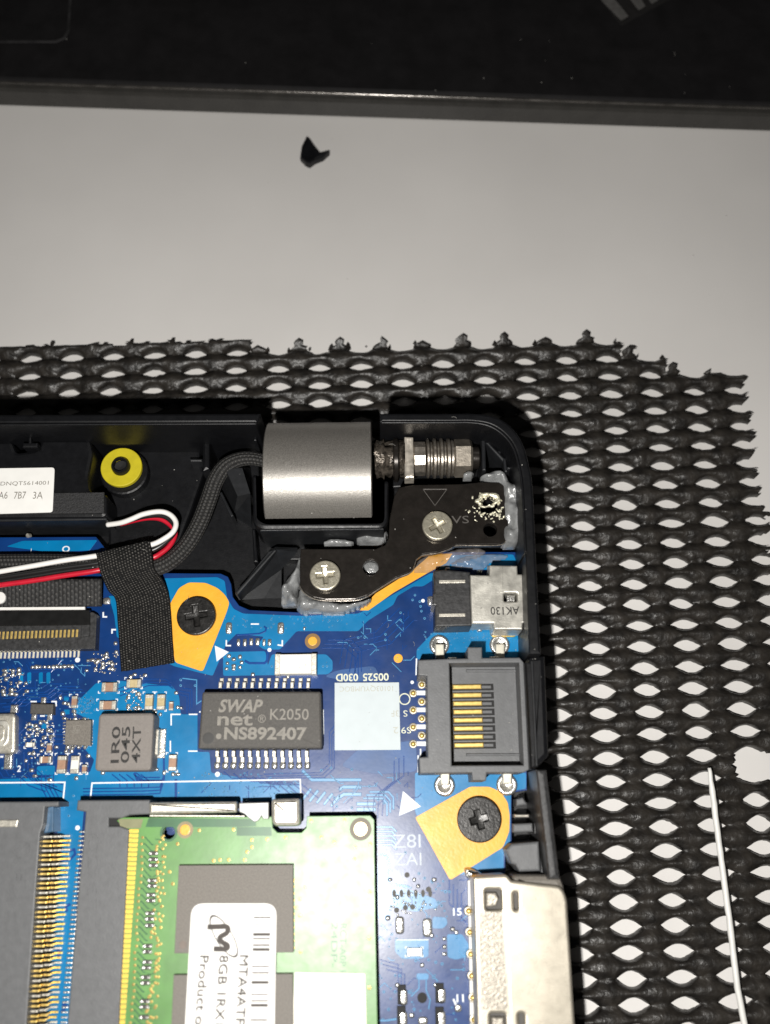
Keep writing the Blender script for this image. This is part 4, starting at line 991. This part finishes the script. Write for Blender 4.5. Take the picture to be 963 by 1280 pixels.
screw('black cross-head screw on the orange pad next to the network socket', 599.5, 1024.5, ZB+1.0, 2.6, SCREWB, cross=.4, rot=.25)
zhb = 13.2
screw('silver cross-head screw at the glue-covered foot of the hinge plate', 406.5, 719, zhb+.9, 1.9, BRASS, rot=.1)
screw('silver cross-head screw under the engraved triangle on the hinge plate', 547, 656.5, zhb+.9, 1.9, BRASS, rot=.5)

# ------------------------------------------------------------------ hinge: plate, shaft, washers, nut, barrel
hg = thing('hinge', 'metal screen hinge with dark plate, grey barrel and stacked washers', 'hinge', (*P(500, 650, 10), 10))
plate = PX([(499, 609), (517, 606), (580, 605), (600, 602.5), (624, 603), (632, 608), (635, 620), (635.6, 664), (633, 675.6), (625.7, 680.6), (570, 681.5), (562, 685.6), (547, 690.6), (528, 693), (520, 699), (516, 712), (511, 716), (494, 722.7), (474.5, 734.6), (459.5, 744.6), (444.6, 749.6), (407, 750), (392, 747), (380, 739.6), (375, 731),
            (375, 702), (376, 686), (470, 686), (482, 681), (486, 672), (487, 650), (493, 620)], zhb)
hls = [circle(*P(463.5, 709.5, zhb), .98, 28), circle(*P(613, 662.5, zhb), .88, 28), circle(*P(611, 633, zhb), 1.15, 24)]
curve_plate('plate', [plate]+hls, zhb-1.3, zhb, .14, BRACK, hg)
rim_m = mat('worn_edge', (.32, .29, .25), .3, metal=.8, var=.5, vs=2)
for q in (hls[0], hls[1]):
    cx_ = sum(a for a, b in q)/len(q); cy_ = sum(b for a, b in q)/len(q)
    curve_plate('hole_rim', [[(cx_+(a-cx_)*1.12, cy_+(b-cy_)*1.12) for a, b in q], q], zhb-.1, zhb+.02, .01, BRACK, hg)
eg = MB()
tri = PX([(529, 611.5), (559, 611.5), (544, 632)], zhb)
eg.ribbon([tri[0], tri[1]], .14, zhb, .012); eg.ribbon([tri[1], tri[2]], .08, zhb, .012); eg.ribbon([tri[2], tri[0]], .08, zhb, .012)
part('engraving', eg, mat('engraved', (.14, .13, .12), .4, metal=.5), hg)
text('engraving', 'VS', 575.5, 649.5, zhb, 2.2, 1.0, 0, MATS['engraved'], hg, th=.01)
we = [P3(a, b, zhb-.22) for a, b in [(635.8, 655), (635.4, 666), (632.6, 676.5), (625, 681.4), (598, 682), (570, 682.3), (562, 686.4), (547, 691.4), (528, 694), (520.6, 700), (517, 712), (511, 717), (494, 723.6), (474.5, 735.6), (459.5, 745.6), (444.6, 750.6), (407, 751), (391, 748), (379.5, 740.5), (374.5, 732)]]
we = smooth_path(we, 4)
part('worn_edge', MB().tube(we, [.07+.05*noise.noise((i*.35, 4, 0)) for i in range(len(we))], 8), rim_m, hg, smooth=True, auto=None)
# damaged fixing hole full of brass and white filings
cx_, cy_ = P(611, 629, zhb)
mb = MB(); n = 26
rr = [[(1.45+.22*noise.noise((math.cos(6.283*k/n)*2, math.sin(6.283*k/n)*2, 1)), k) for k in range(n)]]
prof = [(1.0, zhb-.02), (.95, zhb+.25), (.72, zhb+.3), (.55, zhb-.1), (.45, zhb-.6)]
rings = []
for f_, z_ in prof:
    rg = []
    for k in range(n):
        c_, s_ = math.cos(2*math.pi*k/n), math.sin(2*math.pi*k/n)
        q_ = f_*(1.55+.75*noise.noise((c_*1.7, s_*1.7, f_*.8)))*(1 if s_ > 0 else 1-.35*abs(s_))
        rg.append((cx_+q_*c_, cy_+.78*q_*s_+.15))
    rings.append(mb.ring(rg, z_))
for i, (x, y, z) in enumerate(mb.v): mb.v[i] = (x, y, z+.26*noise.noise((x*2.5, y*2.5, 0)))
for a, b in zip(rings, rings[1:]): mb.quad_strip(a, b)
part('torn_insert', mb, CHIPS, hg, smooth=True, auto=None)
cr = MB(); rs = random.Random(5)
for _ in range(64):
    a = rs.choice([rs.uniform(0, 6.28), rs.uniform(3.3, 6.1)]); r_ = rs.choice([rs.uniform(1.2, 1.8), rs.uniform(1.2, 3.0)])
    x, y = cx_+r_*math.cos(a)*1.0, cy_+r_*math.sin(a)*.8-.35
    cr.box(x, y, rs.uniform(.07, .4), rs.uniform(.06, .28), zhb-.02, zhb+rs.uniform(.05, .2), .03, 0, rs.uniform(0, 3))
part('filings', cr, CHIPS, hg, kind='stuff')
# shaft
sy, sz = P(540, 573, 12.3)[1], 12.3
def X(px): return P(px, 573, sz)[0]
mb = MB().lathe_x(sy, sz, [(X(462), 2.1), (X(470), 2.2), (X(471), 2.4), (X(476), 2.2), (X(480), 2.6), (X(481), 2.2), (X(488), 2.4), (X(493), 2.1), (X(506), 2.5)], 28)
for i, (x, y, z) in enumerate(mb.v): mb.v[i] = (x, y+.6*noise.noise((x*2, y*1.5, z*1.5)), z+.6*noise.noise((x*2, y*1.5, z*1.5+7)))
part('shaft_neck', mb, mat('greased_steel', (.10, .085, .07), .22, metal=.6, var=.8, vs=1.6, bump=.15, bs=2.5), hg, smooth=True, auto=None)
part('flange', MB().lathe_x(sy-.15, sz, [(X(491), 2.4), (X(493), 2.95), (X(497), 2.95), (X(499), 2.6)], 28), BRACK, hg, smooth=True)
mb = MB().box((X(505)+X(517))/2, sy-.6, X(517)-X(505), 5.6, zhb-1, sz+2.2, .3)
for i, (x, y, z) in enumerate(mb.v): mb.v[i] = (x+.15*noise.noise((x, y, z)), y+.2*noise.noise((x*.8, y*.8, z+3)), z)
part('bracket_ear', mb, mat('scraped_steel', (.55, .50, .43), .35, metal=.5, var=.35, vs=1.2, bump=.08, bs=2), hg)
part('spacer', MB().lathe_x(sy, sz, [(X(516), 1.9), (X(518), 2.3), (X(531), 2.3), (X(532), 2.1)], 12, ph=.2), BOLT, hg)
x = 533
for w, r_ in ((4, 2.6), (4, 2.2), (4.5, 2.65), (4, 2.25), (4.5, 2.65), (4, 2.25), (5, 2.6), (4.5, 2.4)):
    part('washer', MB().lathe_x(sy, sz, [(X(x), r_-.25), (X(x)+.1, r_), (X(x+w)-.12, r_), (X(x+w), r_-.25)], 40), BOLT, hg, smooth=True, auto=50); x += w
part('nut', MB().lathe_x(sy, sz, [(X(567), 2.3), (X(569), 2.55), (X(587), 2.55), (X(590), 2.2)], 6, ph=math.radians(75)), mat('nut_steel', (.27, .24, .20), .38, metal=.7, var=.25, vs=1.5, bump=.02, bs=4), hg)
part('shaft_end', MB().lathe_x(sy, sz, [(X(588), 1.5), (X(598), 1.5), (X(600), 1.2)], 24), BRACK, hg, smooth=True)
# barrel
by, bz, br = P(399, 600, 10.8)[1], 10.8, 7.5
xl, xr = P(333, 586, 14)[0], P(465.5, 586, 14)[0]
br_o = part('barrel_cover', MB().lathe_x(by, bz, [(xl+.5, br-1.2), (xl+.1, br-.9), (xl, br-.25), (xl+.15, br), (xr-.15, br), (xr, br-.25), (xr-.1, br-.9), (xr-.5, br-1.2)], 96), BARREL, hg, smooth=True, auto=40)
part('barrel_core', MB().lathe_x(by, bz, [(xl+.3, br-1), (xr-.3, br-1)], 40), DARK, hg)

# ------------------------------------------------------------------ hardened glue
def inside(p, x, y):
    c = False; j = len(p)-1
    for i in range(len(p)):
        if (p[i][1] > y) != (p[j][1] > y) and x < (p[j][0]-p[i][0])*(y-p[i][1])/(p[j][1]-p[i][1])+p[i][0]: c = not c
        j = i
    return c
def edge_d(p, x, y):
    best = 9e9
    for i in range(len(p)):
        a, b = p[i-1], p[i]
        dx, dy = b[0]-a[0], b[1]-a[1]; l2 = dx*dx+dy*dy or 1e-9
        t = max(0, min(1, ((x-a[0])*dx+(y-a[1])*dy)/l2))
        best = min(best, math.hypot(x-a[0]-t*dx, y-a[1]-t*dy))
    return best
def glue(label, pts, zb, h, m=GLUE, res=.22, seed=0, rough=.5, name='glue_blob'):
    poly = fillet(PX(pts, zb+h*.6), .8, 4)
    x0, x1 = min(p[0] for p in poly), max(p[0] for p in poly); y0, y1 = min(p[1] for p in poly), max(p[1] for p in poly)
    nx, ny = int((x1-x0)/res)+2, int((y1-y0)/res)+2
    mb = MB(); idx = {}
    for i in range(nx):
        for j in range(ny):
            x, y = x0+i*res, y0+j*res
            if inside(poly, x, y):
                d = edge_d(poly, x, y)
                z = zb+h*math.sqrt(max(0, 1-(1-min(1, d/1.1))**2))*(1+rough*noise.noise((x*.7, y*.7, seed)))+rough*.35*noise.noise((x*1.8, y*1.8, seed+5))*min(1, d*2)
                idx[i, j] = len(mb.v); mb.v.append((x, y, z))
    for (i, j) in list(idx):
        q = [(i, j), (i+1, j), (i+1, j+1), (i, j+1)]
        if all(k in idx for k in q): mb.f.append(tuple(idx[k] for k in q)); mb.m.append(0)
    # skirt down so that the blob is a solid lump
    edges = {}
    for f_ in mb.f:
        for a, b in zip(f_, f_[1:]+f_[:1]):
            e = (min(a, b), max(a, b)); edges[e] = None if e in edges else (a, b)
    low = {}
    def lowv(a):
        if a not in low: low[a] = len(mb.v); mb.v.append((mb.v[a][0], mb.v[a][1], zb-1.2))
        return low[a]
    for e in list(edges.values()):
        if e: mb.f.append((e[1], e[0], lowv(e[0]), lowv(e[1]))); mb.m.append(0)
    return part(name, mb, m, None, smooth=True, auto=None, label=label, cat='glue')
glue('grey hardened glue filling the gap between hinge plate and case corner', [(597, 596), (606, 590), (622, 586), (634, 590), (640, 602), (650, 604), (655, 616), (655, 650), (653, 676), (645, 682), (628, 682), (628, 606), (610, 603)], 11.4, 2.6, seed=1)
glue('grey glue pool in the corner of the barrel cradle', [(446, 665), (470, 660), (484, 656), (486, 670), (478, 680), (450, 680), (443, 674)], 10.5, 1.6, seed=2)
glue('thin smear of pale glue along the barrel cradle wall', [(402, 677), (412, 672), (428, 672), (444, 676), (440, 682), (405, 682)], 11.2, .8, seed=3)
glue('lumpy grey glue squeezed from under the foot of the hinge plate', [(372, 742), (378, 722), (384, 738), (396, 748), (420, 752), (445, 752), (468, 744), (462, 754), (440, 762), (424, 768), (400, 765), (372, 766), (368, 756)], 10.2, 2.0, seed=4, rough=.45)
glue('pale grey glue flap standing beside the foot of the hinge plate', [(349, 758), (350, 735), (357, 722), (366, 716), (370, 702), (377, 690), (380, 720), (372, 735), (374, 757)], 10.4, 2.0, seed=5, rough=.9)
glue('clear glue film over the orange pad edge by the audio jack', [(514, 716), (519, 702), (530, 694), (550, 692), (575, 684), (600, 683), (612, 690), (598, 698), (580, 702), (566, 706), (548, 711), (530, 718)], ZB+.15, .7, GLUEC, seed=6, rough=.7)
glue('clear glue smear over the blue board above the audio jack', [(560, 706), (575, 696), (606, 690), (640, 693), (634, 699), (612, 704), (606, 714), (590, 712), (572, 712)], ZB+.12, .6, GLUEC, seed=7, rough=.9)
glue('small grey glue drop on the nut of the hinge shaft', [(577, 592), (585, 586), (594, 588), (592, 597), (580, 598)], 13.2, 1.0, seed=8)
glue('thin glue run down the inner face of the case wall', [(651, 588), (655, 586), (660, 625), (662, 690), (657, 690), (655, 640)], 13.5, .8, GLUEC, seed=9, rough=1.2)

glue('grey glue showing through the open hole of the hinge plate', [(452, 700), (476, 700), (476, 722), (452, 722)], 11.0, .6, seed=12)
# ------------------------------------------------------------------ display cable, speaker wires, ribbon, tape
pth = smooth_path([P3(345, 577, 11.2), P3(332, 576, 11.4), P3(314, 573, 12), P3(297, 575, 12.2), P3(281, 584, 12.0), P3(269, 602, 11.4), P3(260, 627, 11), P3(249, 655, 10.8), P3(233, 682, 10.8), P3(212, 702, 11.2), P3(190, 711, 11.8), P3(160, 713, 12), P3(120, 706, 11.6), P3(60, 703, 11.4), P3(-70, 704, 11.4)], 6)
part('display_cable', MB().tube(pth, [.78+.32*min(1, i/26) for i in range(len(pth))], 16, flat=.85, uvscale=1.0), BRAID, smooth=True, auto=None, label='black braided display cable curving from the hinge barrel to the tape', cat='cable')
def wire(name, label, pts, r, m):
    part(name, MB().tube(smooth_path([P3(*q) for q in pts], 6), r, 10), m, smooth=True, auto=None, label=label, cat='wire', group='speaker wires')
wire('speaker_wire', 'white speaker wire looping out of the speaker box', [(134, 656, 11.5), (151, 653.5, 12), (164, 649, 12.3), (180, 642.5, 12.6), (200, 639.5, 12.8), (213, 643.5, 12.8), (220, 653, 12.8), (217, 664, 12.9), (206, 673, 12.9), (189, 681, 12.7), (155, 688, 12.5), (120, 695, 12.7), (80, 700.5, 12.7), (40, 707.5, 12.7), (0, 714.5, 12.7), (-70, 727, 12.7)], .34, WHITEW)
wire('speaker_wire', 'red speaker wire running under the white one', [(150, 655, 10.8), (180, 648, 11.2), (200, 648.5, 11.4), (214, 657, 11.4), (219, 667, 11.5), (213, 681, 11.6), (202, 691, 11.8), (188, 698, 12), (150, 706, 12), (120, 713.5, 12.5), (80, 719.5, 12.5), (40, 726, 12.5), (0, 731.5, 12.5), (-70, 742, 12.5)], .34, REDW)
wire('speaker_wire', 'black speaker wire lying between the white and red ones', [(150, 654, 11.4), (178, 646, 11.8), (202, 644.5, 12), (215, 652, 12), (219, 662, 12.1), (211, 674, 12.2), (190, 688, 12.3), (150, 697, 12.3), (120, 704, 12.4), (80, 709.5, 12.4), (40, 716, 12.4), (0, 722, 12.4), (-70, 733, 12.4)], .34, BLKW)
wire('speaker_wire', 'second black speaker wire pressed against the red one', [(120, 708.5, 12.2), (80, 714, 12.2), (40, 720.5, 12.2), (0, 727, 12.2), (-70, 738, 12.2)], .3, BLKW)
rb = thing('ribbon_cable', 'black taped ribbon cable plugged into the slim board connector', 'ribbon cable', (*P(50, 745, ZB+2), ZB+2))
RIB = weave('ribbon_tape', (.013, .013, .013), (.05, .048, .045), 40, 1.2, bump=.05)
mb = MB()
R_ = []
for i in range(25):
    x = -70+i*(197/24)
    row = []
    for j in range(9):
        t = j/8; z = 11.6-.5*t+.12*noise.noise((x*.08, t*3, 2))
        px_, py_ = x, 725-(x)*.012+t*34.5
        row.append(len(mb.v)); mb.v.append(P3(px_, py_, z))
    R_.append(row)
for i in range(24):
    for j in range(8):
        mb.uv[len(mb.f)] = [(i/24, j*.5), (i/24, (j+1)*.5), ((i+1)/24, (j+1)*.5), ((i+1)/24, j*.5)]
        mb.f.append((R_[i][j], R_[i][j+1], R_[i+1][j+1], R_[i+1][j])); mb.m.append(0)
o = part('tape_wrap', mb, RIB, rb, smooth=True, auto=None); md = o.modifiers.new('t', 'SOLIDIFY'); md.thickness = .3*S
part('film_edge', MB().prism(PX([(-70, 759.5), (106, 758.5), (106, 762), (-70, 763)], 11.1), 10.7, 11.1, .03), FLOSS, rb)
part('dot', MB().lathe(*P(0, 747.5, 11.4), [(.75, 11.2), (.75, 11.55), (.7, 11.6)], 20), FLOSS, rb)
fc = part('ribbon_connector', MB().prism(PX([(-70, 765), (100, 764), (116, 765), (121, 768), (119, 811), (-70, 814)], ZB+1.6), ZB, ZB+1.6, .1), BLKD, mobo, label='slim black ribbon connector')
part('latch_bar', MB().prism(PX([(-70, 763.5), (112, 762.5), (112, 781), (-70, 783)], ZB+2.0), ZB+1.5, ZB+2.0, .08), mat('latch_film', (.011, .011, .011), .22, var=.2, vs=1, bump=.01, bs=1), fc)
part('end_clip', MB().prism(PX([(101, 781), (112, 780), (112, 795), (101, 796)], ZB+1.9), ZB+1, ZB+1.9, .1), BLKD, fc)
cn = MB(); cn.box(0, 0, .27, .95, 0, .14, .04); cn_me = cn.mesh('contact', GOLD)
pn = MB(); pn.box(0, 0, .26, 1.15, 0, .25, .06); pn.box(0, .35, .26, .4, .2, .7, .05); pn_me = pn.mesh('pin', CREAM)
for k in range(33):
    x, y = P(96-k*5.12, 791.5+k*.15, ZB+1.7); inst('contact', cn_me, (x, y, ZB+1.55), fc)
    x, y = P(98-k*5.12, 815.5+k*.1, ZB+.3); inst('pin', pn_me, (x, y, ZB), fc)
rows = [((119, 691), (187, 675), 13.3), ((121, 699), (189.5, 691), 13.75), ((125, 716), (193, 712), 13.3), ((134, 737), (204, 727), 11.6), ((144, 749), (211, 746), 10.2), ((147, 775), (214, 772), 9.8), ((149, 806), (216, 802), 9.6), ((151.5, 839.5), (218, 828.5), 9.55)]
Lp = smooth_path([P3(*a, z) for a, b, z in rows], 5); Rp = smooth_path([P3(*b, z) for a, b, z in rows], 5)
mb = MB(); G = []; NW = 20; acc = 0
for i, (a, b) in enumerate(zip(Lp, Rp)):
    G.append([])
    for j in range(NW+1):
        t = j/NW; q = a.lerp(b, t)
        sag = .12*noise.noise((q.x*.35, q.y*.35, 1))-(.25*abs(2*t-1)**3 if i < 18 else 0)
        G[-1].append(len(mb.v)); mb.v.append((q.x+.04*noise.noise((q.y*2, t*5, 0)), q.y+(.10*noise.noise((j*1.3, 2, 0)) if i in (0, len(Lp)-1) else 0), q.z+sag))
for i in range(len(Lp)-1):
    dl = (Lp[i+1]-Lp[i]).length
    for j in range(NW):
        mb.uv[len(mb.f)] = [(j/NW, acc), (j/NW, acc+dl), ((j+1)/NW, acc+dl), ((j+1)/NW, acc)]
        mb.f.append((G[i][j], G[i+1][j], G[i+1][j+1], G[i][j+1])); mb.m.append(0)
    acc += dl
o = part('cloth_tape', mb, TAPE, smooth=True, auto=None, label='black woven cloth tape strapping the cables down to the blue board', cat='tape')
md = o.modifiers.new('t', 'SOLIDIFY'); md.thickness = .22*S

# ------------------------------------------------------------------ dust and lint settled on the dark plastic
bpy.context.view_layer.update()
dg = bpy.context.evaluated_depsgraph_get()
ds = MB(); rs = random.Random(21); cnt = 0
while cnt < 330:
    px_, py_ = (rs.uniform(0, 720), rs.uniform(515, 1000)) if rs.random() < .8 else (rs.uniform(0, 963), rs.uniform(0, 420))
    x, y = P(px_, py_, 11)
    hit, loc, nor, _, ob_, _m = SC.ray_cast(dg, (x*S, y*S, .03), (0, 0, -1))
    cnt += 1
    if not hit or nor.z < .5: continue
    x, y, z = (c/S for c in loc)
    if ob_.name.startswith('table') and rs.random() < .7: continue
    r_ = rs.choice([.03, .04, .05, .07]); a = rs.uniform(0, 3.14)
    if rs.random() < .15:
        l_ = rs.uniform(.3, .9)
        ds.tube([(x+l_*t*math.cos(a+t*.8), y+l_*t*math.sin(a+t*.8), z+.03+.05*math.sin(3.14*t)) for t in (0, .25, .5, .75, 1)], .018, 5)
    else: ds.box(x, y, r_*2, r_*1.4, z-.005, z+r_, .01, 0, a)
part('dust', ds, mat('dust', (.30, .29, .27), .7, var=.3, vs=3), kind='stuff', label='pale dust specks and lint on the dark plastic')
